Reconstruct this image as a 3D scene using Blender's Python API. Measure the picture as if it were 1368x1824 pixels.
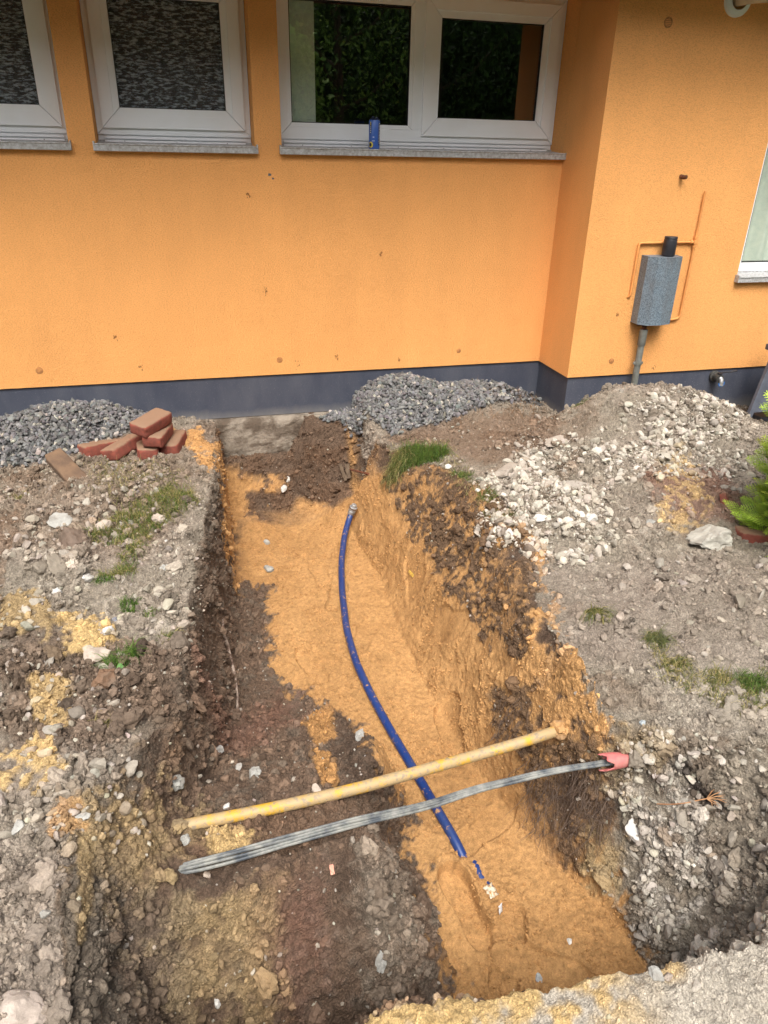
import bpy, bmesh, math, random, time
import numpy as np
from mathutils import Vector, Matrix, Quaternion
from mathutils.bvhtree import BVHTree
T0 = time.time()
random.seed(7)
RNG = np.random.default_rng(11)
scene = bpy.context.scene
COL = scene.collection
for _o in list(bpy.data.objects): bpy.data.objects.remove(_o)

# ------------------------------------------------------------------ camera
F_PX, PITCH, ROLL, YAW = 1290.5, 26.947, 1.351, 15.456
CAM = np.array([0.0, 0.0, 1.6])
_p, _r, _y = map(math.radians, (PITCH, ROLL, YAW))
FWD = np.array([math.sin(_y)*math.cos(_p), math.cos(_y)*math.cos(_p), -math.sin(_p)])
_rt = np.array([math.cos(_y), -math.sin(_y), 0.0])
_up = np.cross(_rt, FWD)
RGT = _rt*math.cos(_r) + _up*math.sin(_r)
UPV = -_rt*math.sin(_r) + _up*math.cos(_r)
cd = bpy.data.cameras.new('camera')
cam = bpy.data.objects.new('camera', cd); COL.objects.link(cam)
cd.sensor_fit = 'VERTICAL'; cd.sensor_height = 24.0; cd.sensor_width = 18.0
cd.lens = 24.0*F_PX/1824.0
cd.clip_start = 0.05; cd.clip_end = 500
m = Matrix(((RGT[0], UPV[0], -FWD[0], 0), (RGT[1], UPV[1], -FWD[1], 0), (RGT[2], UPV[2], -FWD[2], 1.6), (0, 0, 0, 1)))
cam.matrix_world = m
scene.camera = cam

# ------------------------------------------------------------------ world + sun (soft overcast day)
SUN_EL, SUN_AZ = 56.0, 193.0           # azimuth: compass from +y, clockwise
world = bpy.data.worlds.new("World"); scene.world = world; world.use_nodes = True
wn = world.node_tree; wn.nodes.clear()
sky = wn.nodes.new('ShaderNodeTexSky'); sky.sky_type = 'NISHITA'; sky.sun_disc = False
sky.sun_elevation = math.radians(SUN_EL); sky.sun_rotation = math.radians(SUN_AZ)
sky.air_density = 1.0; sky.dust_density = 6.0; sky.ozone_density = 1.0
hs = wn.nodes.new('ShaderNodeHueSaturation'); hs.inputs['Saturation'].default_value = 0.42
bg = wn.nodes.new('ShaderNodeBackground'); bg.inputs['Strength'].default_value = 0.15
wo = wn.nodes.new('ShaderNodeOutputWorld')
wn.links.new(sky.outputs[0], hs.inputs['Color']); wn.links.new(hs.outputs[0], bg.inputs['Color']); wn.links.new(bg.outputs[0], wo.inputs['Surface'])
ld = bpy.data.lights.new('sun', 'SUN'); ld.energy = 1.5; ld.angle = math.radians(26); ld.color = (1.0, 0.965, 0.91)
sun = bpy.data.objects.new('sun', ld); COL.objects.link(sun)
_e, _a = math.radians(SUN_EL), math.radians(SUN_AZ)
SD = Vector((math.sin(_a)*math.cos(_e), math.cos(_a)*math.cos(_e), math.sin(_e)))
sun.rotation_euler = SD.to_track_quat('Z', 'Y').to_euler(); sun.location = SD*20
scene.view_settings.view_transform = 'Standard'; scene.view_settings.look = 'None'
scene.view_settings.gamma = 1.0; scene.view_settings.use_curve_mapping = False
scene.view_settings.exposure = 0.85
try:
    scene.cycles.max_bounces = 8; scene.cycles.transparent_max_bounces = 8
except Exception: pass

# ------------------------------------------------------------------ small helpers
def ray(u, v):
    d = FWD*F_PX + RGT*(u-684.0) - UPV*(v-912.0)
    return d/np.linalg.norm(d)
def uz(u, v, z): d = ray(u, v); return CAM + d*((z-CAM[2])/d[2])
def uy(u, v, y): d = ray(u, v); return CAM + d*(y/d[1])
def lin(r, g, b, k=1.0):
    f = lambda c: ((c/255+0.055)/1.055)**2.4 if c/255 > 0.04045 else c/255/12.92
    return np.array([f(r)*k, f(g)*k, f(b)*k])
def tag(o, label=None, cat=None, group=None, kind=None):
    if label: o['label'] = label
    if cat: o['category'] = cat
    if group: o['group'] = group
    if kind: o['kind'] = kind
    return o
def empty(name, loc=(0, 0, 0), rz=0.0):
    o = bpy.data.objects.new(name, None); COL.objects.link(o)
    o.location = loc; o.rotation_euler = (0, 0, rz); o.empty_display_size = 0.1
    return o
def np_mesh(name, V, Fq, mat, col=None, smooth=False, parent=None, at0=None):
    """V (n,3), Fq: list of face arrays with equal side counts"""
    V = np.asarray(V, dtype=np.float64)
    if at0 is not None: V = V - np.asarray(at0)
    me = bpy.data.meshes.new(name)
    me.vertices.add(len(V)); me.vertices.foreach_set('co', V.astype(np.float32).ravel())
    if not isinstance(Fq, list): Fq = [Fq]
    Fq = [np.asarray(f) for f in Fq if len(f)]
    tot = sum(f.size for f in Fq); nf = sum(len(f) for f in Fq)
    me.loops.add(tot); me.polygons.add(nf)
    me.loops.foreach_set('vertex_index', np.concatenate([f.ravel() for f in Fq]).astype(np.int32))
    sizes = np.concatenate([np.full(len(f), f.shape[1]) for f in Fq])
    starts = np.concatenate([[0], np.cumsum(sizes)[:-1]]).astype(np.int32)
    me.polygons.foreach_set('loop_start', starts)
    me.polygons.foreach_set('use_smooth', np.full(nf, smooth, dtype=bool))
    me.update(calc_edges=True); me.validate()
    if col is not None:
        a = me.color_attributes.new('Col', 'FLOAT_COLOR', 'POINT')
        c4 = np.ones((len(V), 4), dtype=np.float32); c4[:, :3] = np.asarray(col)[:, :3]
        if np.shape(col)[1] == 4: c4[:, 3] = np.asarray(col)[:, 3]
        a.data.foreach_set('color', c4.ravel())
    me.materials.append(mat)
    o = bpy.data.objects.new(name, me); COL.objects.link(o)
    if at0 is not None: o.location = at0
    if parent: o.parent = parent
    return o
class MB:
    """collects simple shapes; build() links them as one mesh"""
    def __init__(s): s.v = []; s.f = []
    def add(s, V, F):
        b = len(s.v); s.v += [tuple(map(float, p)) for p in V]; s.f += [tuple(i+b for i in f) for f in F]
    def box(s, a, b, bev=0.0):
        (x0, y0, z0), (x1, y1, z1) = a, b
        if bev <= 0:
            s.add([(x0,y0,z0),(x1,y0,z0),(x1,y1,z0),(x0,y1,z0),(x0,y0,z1),(x1,y0,z1),(x1,y1,z1),(x0,y1,z1)],
                  [(0,3,2,1),(4,5,6,7),(0,1,5,4),(1,2,6,5),(2,3,7,6),(3,0,4,7)])
        else:
            bm = bmesh.new(); bmesh.ops.create_cube(bm, size=1.0)
            for v in bm.verts: v.co = Vector(((x0+x1)/2+v.co.x*(x1-x0), (y0+y1)/2+v.co.y*(y1-y0), (z0+z1)/2+v.co.z*(z1-z0)))
            bmesh.ops.bevel(bm, geom=bm.edges[:], offset=bev, segments=2, affect='EDGES', profile=0.6)
            bm.verts.index_update()
            s.add([v.co[:] for v in bm.verts], [[v.index for v in f.verts] for f in bm.faces]); bm.free()
    def tube(s, pts, r, n=12, caps=True, prof=None):
        pts = [np.array(p, float) for p in pts]
        rs = r if hasattr(r, '__len__') else [r]*len(pts)
        t0 = pts[1]-pts[0]; t0 /= np.linalg.norm(t0)
        a = np.array([0, 0, 1.0]) if abs(t0[2]) < 0.9 else np.array([1.0, 0, 0])
        nrm = np.cross(t0, a); nrm /= np.linalg.norm(nrm)
        V = []
        for i, p in enumerate(pts):
            t = pts[min(i+1, len(pts)-1)] - pts[max(i-1, 0)]; t /= np.linalg.norm(t)
            nrm = nrm - t*(nrm@t); nrm /= np.linalg.norm(nrm); b = np.cross(t, nrm)
            for k in range(n):
                th = 2*math.pi*k/n; V.append(p + (nrm*math.cos(th)+b*math.sin(th))*rs[i])
        F = [(i*n+k, i*n+(k+1) % n, (i+1)*n+(k+1) % n, (i+1)*n+k) for i in range(len(pts)-1) for k in range(n)]
        if caps: F += [tuple(range(n))[::-1], tuple((len(pts)-1)*n+k for k in range(n))]
        s.add(V, F)
    def build(s, name, mat, parent=None, smooth=False, origin=None, angle=35):
        o0 = Vector(origin) if origin is not None else Vector((0, 0, 0))
        me = bpy.data.meshes.new(name)
        me.from_pydata([tuple(Vector(p)-o0) for p in s.v], [], s.f); me.materials.append(mat)
        if smooth:
            me.polygons.foreach_set('use_smooth', [True]*len(me.polygons))
            try: me.set_sharp_from_angle(angle=math.radians(angle))
            except Exception: pass
        o = bpy.data.objects.new(name, me); COL.objects.link(o); o.location = o0
        if parent: o.parent = parent
        return o
def smooth_path(P, n):
    P = np.asarray(P, float); k = len(P)
    d = np.r_[0, np.cumsum(np.linalg.norm(np.diff(P, axis=0), axis=1))]; t = np.linspace(0, d[-1], n)
    Q = np.stack([np.interp(t, d, P[:, i]) for i in range(3)], 1)
    w = max(3, n//k//1)
    for _ in range(3):
        pad = np.pad(Q, ((1, 1), (0, 0)), mode='edge'); pad[0] = 2*Q[0]-Q[1]; pad[-1] = 2*Q[-1]-Q[-2]
        for _ in range(w//2):
            Q2 = (pad[:-2]+2*pad[1:-1]+pad[2:])/4; pad[1:-1] = Q2; pad[0] = 2*Q2[0]-Q2[1]; pad[-1] = 2*Q2[-1]-Q2[-2]
        Q = pad[1:-1].copy()
    return Q

# ------------------------------------------------------------------ noise (numpy)
_perm = np.random.default_rng(3).permutation(256); PT = np.concatenate([_perm, _perm]).astype(np.int32)
HV = np.random.default_rng(4).random(256)*2-1
def vnoise(P, s=1.0, seed=0):
    Q = np.asarray(P)*s + seed*17.13
    I = np.floor(Q).astype(np.int64); f = Q-I; I &= 255; J = (I+1) & 255
    f = f*f*f*(f*(f*6-15)+10)
    def h(a, b, c): return HV[PT[PT[PT[a]+b]+c]]
    x0, y0, z0 = I[..., 0], I[..., 1], I[..., 2]; x1, y1, z1 = J[..., 0], J[..., 1], J[..., 2]
    fx, fy, fz = f[..., 0], f[..., 1], f[..., 2]
    l = lambda a, b, t: a+(b-a)*t
    return l(l(l(h(x0,y0,z0), h(x1,y0,z0), fx), l(h(x0,y1,z0), h(x1,y1,z0), fx), fy),
             l(l(h(x0,y0,z1), h(x1,y0,z1), fx), l(h(x0,y1,z1), h(x1,y1,z1), fx), fy), fz)
def fbm(P, s, octv=4, seed=0, gain=0.5):
    a = 1.0; r = 0; t = 0
    for i in range(octv):
        r = r + a*vnoise(P, s*2**i, seed+i*3); t += a; a *= gain
    return r/t
HP = np.random.default_rng(5).random((256, 3))
def worley(P, s, seed=0):
    Q = np.asarray(P)*s + seed*7.7
    I = np.floor(Q).astype(np.int64); f = Q-I
    F1 = np.full(len(Q), 9.0); F2 = F1.copy(); ID = np.zeros(len(Q), dtype=np.int32)
    for dx in (-1, 0, 1):
        for dy in (-1, 0, 1):
            for dz in (-1, 0, 1):
                a, b, c = (I[:, 0]+dx) & 255, (I[:, 1]+dy) & 255, (I[:, 2]+dz) & 255
                h = PT[PT[PT[a]+b]+c]
                q = HP[h]
                d = (q[:, 0]+dx-f[:, 0])**2 + (q[:, 1]+dy-f[:, 1])**2 + (q[:, 2]+dz-f[:, 2])**2
                n = d < F1
                F2 = np.where(n, F1, np.minimum(F2, d)); ID = np.where(n, h, ID); F1 = np.where(n, d, F1)
    return np.sqrt(F1), np.sqrt(F2), ID
def sstep(a, b, x):
    t = np.clip((x-a)/(b-a), 0, 1); return t*t*(3-2*t)
def sdpoly(X, Y, poly):
    """signed distance to polygon: positive inside"""
    D = np.full(X.shape, 1e9); ins = np.zeros(X.shape, bool); n = len(poly)
    for i in range(n):
        ax, ay = poly[i][:2]; bx, by = poly[(i+1) % n][:2]
        ex, ey = bx-ax, by-ay; L = ex*ex+ey*ey+1e-12
        t = np.clip(((X-ax)*ex+(Y-ay)*ey)/L, 0, 1)
        D = np.minimum(D, (X-ax-t*ex)**2+(Y-ay-t*ey)**2)
        c = ((ay > Y) != (by > Y)) & (X < (bx-ax)*(Y-ay)/((by-ay) if by != ay else 1e-12)+ax)
        ins ^= c
    D = np.sqrt(D); return np.where(ins, D, -D)
def sdline(X, Y, pts):
    D = np.full(X.shape, 1e9)
    for (ax, ay), (bx, by) in zip(pts[:-1], pts[1:]):
        ex, ey = bx-ax, by-ay; t = np.clip(((X-ax)*ex+(Y-ay)*ey)/(ex*ex+ey*ey), 0, 1)
        D = np.minimum(D, (X-ax-t*ex)**2+(Y-ay-t*ey)**2)
    return np.sqrt(D)

# ------------------------------------------------------------------ materials
def new_mat(name):
    mt = bpy.data.materials.new(name); mt.use_nodes = True
    nt = mt.node_tree; b = nt.nodes['Principled BSDF']; return mt, nt, b
def n_(nt, t, **k):
    x = nt.nodes.new(t)
    for a, v in k.items():
        if hasattr(x, a) and not isinstance(getattr(type(x), a, None), property) and a not in x.inputs: setattr(x, a, v)
        else: x.inputs[a].default_value = v
    return x
def noise_node(nt, scale, detail=4, rough=0.55, stretch=None, obj=True):
    tc = nt.nodes.new('ShaderNodeTexCoord'); n = nt.nodes.new('ShaderNodeTexNoise')
    n.inputs['Scale'].default_value = scale; n.inputs['Detail'].default_value = detail; n.inputs['Roughness'].default_value = rough
    src = tc.outputs['Object']
    if stretch:
        mp = nt.nodes.new('ShaderNodeMapping'); mp.inputs['Scale'].default_value = stretch
        nt.links.new(src, mp.inputs[0]); src = mp.outputs[0]
    nt.links.new(src, n.inputs['Vector']); return n
def ramp(nt, src, stops):
    r = nt.nodes.new('ShaderNodeValToRGB'); e = r.color_ramp.elements
    while len(e) < len(stops): e.new(0.5)
    for i, (p, c) in enumerate(stops):
        e[i].position = p; e[i].color = (c, c, c, 1) if np.isscalar(c) else (*c[:3], 1)
    nt.links.new(src, r.inputs[0]); return r
def mixc(nt, fac, a, b, mode='MIX'):
    x = nt.nodes.new('ShaderNodeMix'); x.data_type = 'RGBA'; x.blend_type = mode
    if np.isscalar(fac): x.inputs[0].default_value = fac
    else: nt.links.new(fac, x.inputs[0])
    for sock, v in ((x.inputs[6], a), (x.inputs[7], b)):
        if isinstance(v, bpy.types.NodeSocket): nt.links.new(v, sock)
        else: sock.default_value = (*[float(q) for q in v[:3]], 1)
    return x.outputs[2]
def bump(nt, b, h, strength, dist, chain=None):
    x = nt.nodes.new('ShaderNodeBump'); x.inputs['Strength'].default_value = strength; x.inputs['Distance'].default_value = dist
    nt.links.new(h, x.inputs['Height'])
    if chain: nt.links.new(chain, x.inputs['Normal'])
    nt.links.new(x.outputs[0], b.inputs['Normal']); return x.outputs[0]
def plain(name, c1, c2=None, rough=0.6, metal=0.0, scale=20, bs=0.0, bd=0.001, lo=0.35, hi=0.65, spec=0.5, bscale=None, stretch=None):
    mt, nt, b = new_mat(name)
    b.inputs['Roughness'].default_value = rough; b.inputs['Metallic'].default_value = metal
    b.inputs['Specular IOR Level'].default_value = spec
    if c2 is None: b.inputs['Base Color'].default_value = (*[float(x) for x in c1], 1)
    else:
        n = noise_node(nt, scale, 5, 0.6, stretch); r = ramp(nt, n.outputs[0], [(lo, 0.0), (hi, 1.0)])
        nt.links.new(mixc(nt, r.outputs[0], c1, c2), b.inputs['Base Color'])
    if bs:
        n2 = noise_node(nt, bscale or scale*4, 5, 0.6, stretch); bump(nt, b, n2.outputs[0], bs, bd)
    return mt
def vcol_mat(name, rough=0.92, n1=60, n2=400, var=0.25, b1=(0.6, 0.006), b2=(0.5, 0.0015), spec=0.25, grain=0):
    mt, nt, b = new_mat(name)
    b.inputs['Roughness'].default_value = rough; b.inputs['Specular IOR Level'].default_value = spec
    a = nt.nodes.new('ShaderNodeVertexColor'); a.layer_name = 'Col'
    x1 = noise_node(nt, n1, 6, 0.65); x2 = noise_node(nt, n2, 3, 0.6)
    r1 = ramp(nt, x1.outputs[0], [(0.3, 1-var), (0.7, 1+var)]); r2 = ramp(nt, x2.outputs[0], [(0.3, 1-var*0.9), (0.7, 1+var*0.9)])
    c = mixc(nt, 1.0, a.outputs[0], r1.outputs[0], 'MULTIPLY'); c = mixc(nt, 1.0, c, r2.outputs[0], 'MULTIPLY')
    nt.links.new(c, b.inputs['Base Color'])
    k = bump(nt, b, x1.outputs[0], *b1); k = bump(nt, b, x2.outputs[0], b2[0], b2[1], k)
    if grain:
        tc = nt.nodes.new('ShaderNodeTexCoord'); wv = nt.nodes.new('ShaderNodeVectorMath'); wv.operation = 'MULTIPLY_ADD'
        nt.links.new(x2.outputs['Color'], wv.inputs[0]); wv.inputs[1].default_value = (.006, .006, .006); nt.links.new(tc.outputs['Object'], wv.inputs[2])
        v = nt.nodes.new('ShaderNodeTexVoronoi'); v.inputs['Scale'].default_value = grain; nt.links.new(wv.outputs[0], v.inputs['Vector'])
        rv = ramp(nt, v.outputs['Distance'], [(.15, 1.0), (.75, 0.0)]); bump(nt, b, rv.outputs[0], .8, .0035, k)
        for nd in nt.nodes:
            if nd.type == 'BUMP':
                mm = nt.nodes.new('ShaderNodeMath'); mm.operation = 'MULTIPLY'; mm.inputs[1].default_value = nd.inputs['Strength'].default_value; nt.links.new(a.outputs['Alpha'], mm.inputs[0]); nt.links.new(mm.outputs[0], nd.inputs['Strength'])
        rc = ramp(nt, v.outputs['Distance'], [(.35, 1.04), (.85, .70)]); hv_ = nt.nodes.new('ShaderNodeSeparateColor'); nt.links.new(v.outputs['Color'], hv_.inputs[0]); rr = ramp(nt, hv_.outputs[0], [(.0, .88), (1.0, 1.12)])
        c = mixc(nt, a.outputs['Alpha'], c, rc.outputs[0], 'MULTIPLY'); c = mixc(nt, a.outputs['Alpha'], c, rr.outputs[0], 'MULTIPLY'); nt.links.new(c, b.inputs['Base Color'])
    return mt

K = 0.73
C_SAND = lin(205, 158, 103, K); C_SAND2 = lin(184, 139, 88, K)
C_YEL = lin(216, 184, 128, K)
C_OLIVE = lin(172, 148, 108, K)
C_GREY = lin(154, 143, 127, K); C_GREYD = lin(114, 103, 90, K); C_GREYL = lin(194, 184, 168, K)
C_DARK = lin(112, 92, 76, K); C_DARK2 = lin(84, 68, 56, K); C_BLK = lin(52, 44, 40, K)
C_RED = lin(132, 92, 76, K)
C_BROWN = lin(122, 94, 72, K)
C_PINK = lin(161, 147, 133, K)
C_WHITE = lin(226, 220, 210, K)
C_GRAV = lin(126, 125, 124, K)

M_TERR = vcol_mat('soil_and_sand', n1=55, n2=380, var=0.22, b1=(0.7, 0.006), b2=(0.9, 0.0026), grain=170)
M_CLOD = vcol_mat('clod_soil', n1=90, n2=500, var=0.22, b1=(0.7, 0.004), b2=(0.5, 0.001))
M_STONE = vcol_mat('broken_stone', rough=0.8, n1=70, n2=420, var=0.15, b1=(0.5, 0.002), b2=(0.4, 0.0006), spec=0.4)

# ------------------------------------------------------------------ the ground: base height
FLOOR_Z = -0.57
RIM = [(.10, 4.37), (.10, 4.90), (1.02, 4.90), (1.02, 4.10), (1.10, 3.78), (1.30, 3.45), (1.42, 3.05), (1.40, 2.75), (1.28, 2.35),
       (1.19, 1.95), (1.14, 1.68), (1.14, 1.50), (1.28, 1.40), (1.45, 1.34), (1.66, 1.26), (1.62, 1.02), (1.32, .84), (1.12, .765), (.95, .765), (.63, .785),
       (.30, .82), (.10, .80), (-.2, .78), (-.38, .86), (-.385, 1.02), (-.41, 1.25), (-.39, 1.42), (-.30, 1.58), (-.17, 1.78), (-.13, 2.1),
       (-.10, 2.45), (-.05, 2.8), (.0, 3.2), (.05, 3.6), (.085, 4.0)]
FLOOR = [(.19, 4.18), (.15, 3.7), (.12, 3.2), (.10, 2.6), (.05, 2.1), (-.02, 1.6), (-.10, 1.2), (-.05, .98), (.4, .93), (.85, .90), (1.12, .90), (1.20, 1.05),
         (1.10, 1.32), (.98, 1.55), (.93, 1.9), (.90, 2.3), (.88, 2.8), (.90, 3.3), (.88, 3.8), (.84, 4.05), (.6, 4.17)]
def gauss(X, Y, x, y, a, rx, ry, rot=0.0, p=2.0):
    c, s = math.cos(rot), math.sin(rot); dx, dy = X-x, Y-y
    u = (dx*c+dy*s)/rx; v = (-dx*s+dy*c)/ry
    return a*np.exp(-(u*u+v*v)**(p/2))
def ground_h(X, Y):
    P = np.stack([X, Y, np.zeros_like(X)], -1)
    g = 0.018*fbm(P, 1.6, 3, 1) + 0.012*fbm(P, 5.0, 3, 2)
    lb = sstep(.15, -.05, X)*sstep(4.2, 3.9, Y)*sstep(.8, 1.1, Y); g = g + lb*(.045*fbm(P, 3.2, 3, 15)+.03*fbm(P, 8, 3, 16))
    # rubble heap along the projecting wall
    h = gauss(X, Y, 2.58, 3.48, .36, .55, .36, 0.05, 2.6) + gauss(X, Y, 3.15, 3.30, .10, .3, .35) + gauss(X, Y, 2.0, 3.45, .13, .42, .38)
    h += gauss(X, Y, 1.65, 2.95, .10, .28, .3) + gauss(X, Y, 1.5, 2.65, .05, .25, .2) - gauss(X, Y, 1.8, 2.95, .06, .12, .12)
    h += gauss(X, Y, 2.25, 2.75, .15, .35, .42) + gauss(X, Y, 1.95, 2.0, .07, .4, .5)
    # gravel heaps against the wall
    h += gauss(X, Y, 1.27, 4.34, .225, .30, .21, 0.0, 2.2) + gauss(X, Y, 1.85, 4.36, .15, .35, .28, 0, 2.4)
    h += gauss(X, Y, -.64, 4.42, .14, .36, .30, 0, 2.2) + gauss(X, Y, -1.15, 4.42, .06, .4, .25)
    h += 0.03*sstep(3.9, 4.35, Y)
    # turned-over ground on the left
    h += gauss(X, Y, -.72, 2.75, .10, .25, .35) + gauss(X, Y, -.55, 2.3, .05, .18, .15) + gauss(X, Y, -.5, 3.4, .05, .2, .3)
    h += gauss(X, Y, -.42, 1.75, .035, .12, .2) + gauss(X, Y, -.62, .98, .07, .12, .10)
    # lip on the near edge
    h += 0.02*np.exp(-((Y-.70)/.12)**2)
    return g + h
def base_h(X, Y):
    G = ground_h(X, Y)
    P = np.stack([X, Y, np.zeros_like(X)], -1)
    wx = 0.030*fbm(P, 5.5, 4, 5); wy = 0.030*fbm(P, 5.5, 4, 9)
    back = sstep(4.25, 4.0, Y)
    Xw, Yw = X+wx*back, Y+wy*back
    dr = sdpoly(Xw, Yw, RIM); df = -sdpoly(Xw, Yw, FLOOR)
    drp = np.maximum(dr, 0); dfp = np.maximum(df, 0)
    t = drp/np.maximum(drp+dfp, 1e-6)                    # 0 at the rim, 1 at the foot
    # profile: the left and back walls are cut steep, the right bank is a slope
    steep = sstep(.55, .25, X)
    tt = np.where(t < 1, t, 1.0)
    prof = tt*(1-steep) + steep*sstep(0.0, 0.9, tt)
    lip = 0.0
    fl = FLOOR_Z - .03*sstep(1.9, 1.4, Y) + 0.025*fbm(P, 2.2, 3, 21) + .10*sstep(3.7, 4.3, Y)*sstep(.5, .95, X) + .05*sstep(.25, .05, X)*sstep(2.4, 2.8, Y)
    # sand banked up in the back corner and at the pipe crossing
    fl = fl + gauss(X, Y, .95, 4.05, .10, .2, .25) + gauss(X, Y, .25, 4.1, .08, .15, .2)
    fl = fl - gauss(X, Y, .80, 1.08, .03, .3, .12)
    pit = G*(1-prof) + fl*prof
    # the cut against the foundation: bare concrete left, dark soil right
    ztop = -.215 + .225*sstep(.56, .68, X+.02*fbm(P, 9, 3, 33)) + .02*fbm(P, 7, 3, 34)
    pb = fl + (ztop-fl)*sstep(4.19, 4.37, Y+.03*fbm(P, 6, 3, 35)*sstep(4.36, 4.25, Y)+.05*sstep(.62, .8, X))
    kx = sstep(.105, .15, X)*sstep(1.05, .98, X); pb = G*(1-kx)+pb*kx
    kb = sstep(3.9, 4.08, Y); pit = pit*(1-kb)+pb*kb
    # bank on the right bulges: undercut shelf at mid height
    bulge = np.sin(np.clip(t, 0, 1)*math.pi)
    pit = pit + bulge*0.05*fbm(P, 4.0, 3, 31)*(1-steep) + bulge*.07*sstep(.9, 1.05, X)*sstep(1.6, 2.1, Y)*(1-sstep(3.3, 3.9, Y))
    pit = pit + gauss(X, Y, 1.20, 1.66, .12, .13, .12) + gauss(X, Y, 1.12, 1.85, .05, .14, .16)
    shelf = np.exp(-((t-.22)/.16)**2)*sstep(1.0, 1.1, X)*sstep(1.9, 2.3, Y)*sstep(3.8, 3.4, Y); pit = pit + shelf*(.07+.06*fbm(P, 6, 3, 37))
    # berm of loose dark soil left of the sand, carrying the pipes
    ye = np.array([.7, 1.0, 1.2, 1.35, 1.45, 1.56, 1.72, 1.9, 2.02, 2.14, 2.26, 2.42]); xe = np.array([.50, .50, .50, .50, .47, .42, .53, .55, .50, .36, .20, -.1])
    edge = .05+np.interp(Y, ye, xe) + 0.035*fbm(P, 7, 3, 41)
    south = np.clip((1.42-Y)/.34, 0, 1.15); north = sstep(1.55, 2.30, Y)
    bz = -.195 - .37*south**1.9 - .30*north + .022*fbm(P, 6, 3, 43) + sstep(-.08, -.36, X)*.16 + .02*sstep(.1, .4, X)*sstep(1.6, 1.4, Y)
    bz = bz + gauss(X, Y, .50, 1.88, .05, .1, .12) + gauss(X, Y, .38, 1.26, .10, .15, .11) + gauss(X, Y, .05, 1.32, .04, .14, .09) + .02*fbm(P, 11, 3, 47)
    wdt = np.interp(Y, [1.3, 1.6, 2.2], [.24, .16, .14])
    s_ = np.clip((edge-X)/wdt, 0, 1); k = np.sqrt(np.maximum(1-(1-s_)**2, 0))*.6+.4*s_*s_*(3-2*s_)
    berm = fl + (bz-fl)*k
    berm = np.where(Y < 2.6, berm, -9.)
    inner = sstep(.0, .06, drp)
    pit2 = np.maximum(pit, berm*inner + (1-inner)*np.minimum(berm, G))
    H = np.where(dr > 0, pit2, G)
    return H

GX = np.arange(-2.6, 5.01, .01); GY = np.arange(-1.2, 4.621, .01)
_X, _Y = np.meshgrid(GX, GY); HG = base_h(_X, _Y)
_fade = sstep(-1.2, -.8, _Y)*sstep(-2.6, -2.2, _X)*sstep(5.0, 4.6, _X); HG = HG*_fade - .004*(1-_fade)
def bil(x, y, G=None):
    G = HG if G is None else G
    fx = np.clip((x-GX[0])/.01, 0, len(GX)-1.001); fy = np.clip((y-GY[0])/.01, 0, len(GY)-1.001)
    i = fx.astype(int); j = fy.astype(int); a = fx-i; b = fy-j
    return (G[j, i]*(1-a)+G[j, i+1]*a)*(1-b) + (G[j+1, i]*(1-a)+G[j+1, i+1]*a)*b
def at(u, v):
    """point of the (undisplaced) ground seen along a surveyed line of sight"""
    d = ray(u, v); ts = np.arange(.6, 9, .004); P = CAM + ts[:, None]*d
    h = bil(P[:, 0], P[:, 1]); k = np.argmax((P[:, 2] < h) | (P[:, 1] > 4.4)); return P[k]
def X2(pts): return [tuple(at(*p)[:2]) for p in pts]

# non-uniform sampling: rows along y, arc-length columns along x
NR, NC = QUAL_ROWS, QUAL_COLS = (860, 1150)
ycoarse = np.arange(-1.2, 4.6, .005)
dens = 1/np.maximum(np.sqrt(np.maximum(ycoarse, .2)**2+1.6**2), 1.3)**1.0
gyg = np.abs(np.gradient(HG, .01, axis=0))[:, 260:440]
dens = dens*np.where(ycoarse < .5, .35, 1)*(1+np.interp(ycoarse, GY, np.sqrt(np.mean(np.minimum(gyg, 4)**2, axis=1)))*.8)
cum = np.r_[0, np.cumsum(dens)]; cum /= cum[-1]
ROWY = np.interp(np.linspace(0, 1, NR), cum, np.r_[ycoarse, 4.6])
xs = np.arange(-2.6, 5.0, .005)
Hr = bil(*np.meshgrid(xs, ROWY))
w = np.sqrt(1+(np.gradient(Hr, .005, axis=1))**2)
kk = np.ones(9)/9
w = np.apply_along_axis(lambda r: np.convolve(np.pad(r, 4, mode='edge'), kk, 'valid'), 1, w)
for _ in range(3):
    wp = np.pad(w, ((6, 6), (0, 0)), mode='edge'); cs = np.cumsum(np.pad(wp, ((1, 0), (0, 0))), axis=0); w = (cs[13:]-cs[:-13])/13
# denser where the camera can look: a wedge about the viewing direction
ctr = ROWY*0.30+.12; half = .35+np.maximum(ROWY, 0)*.52
ins = sstep(half[:, None]+.5, half[:, None], np.abs(xs[None]-ctr[:, None]))
w = w*(.12+ins)
c = np.cumsum(w, axis=1); c = (c-c[:, :1])/(c[:, -1:]-c[:, :1])
XX = np.stack([np.interp(np.linspace(0, 1, NC), c[j], xs) for j in range(NR)])
XX[:, -1] = 5.0
YY = np.repeat(ROWY[:, None], NC, 1)
ZZ = bil(XX, YY)
gx = np.gradient(HG, .01, axis=1); gy = np.gradient(HG, .01, axis=0)
sx, sy = bil(XX, YY, gx), bil(XX, YY, gy)
TV = np.stack([XX, YY, ZZ], -1).reshape(-1, 3)
TN = np.stack([-sx, -sy, np.ones_like(sx)], -1).reshape(-1, 3); TN /= np.linalg.norm(TN, axis=1)[:, None]
x, y, z = TV.T
print('grid', time.time()-T0)

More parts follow.
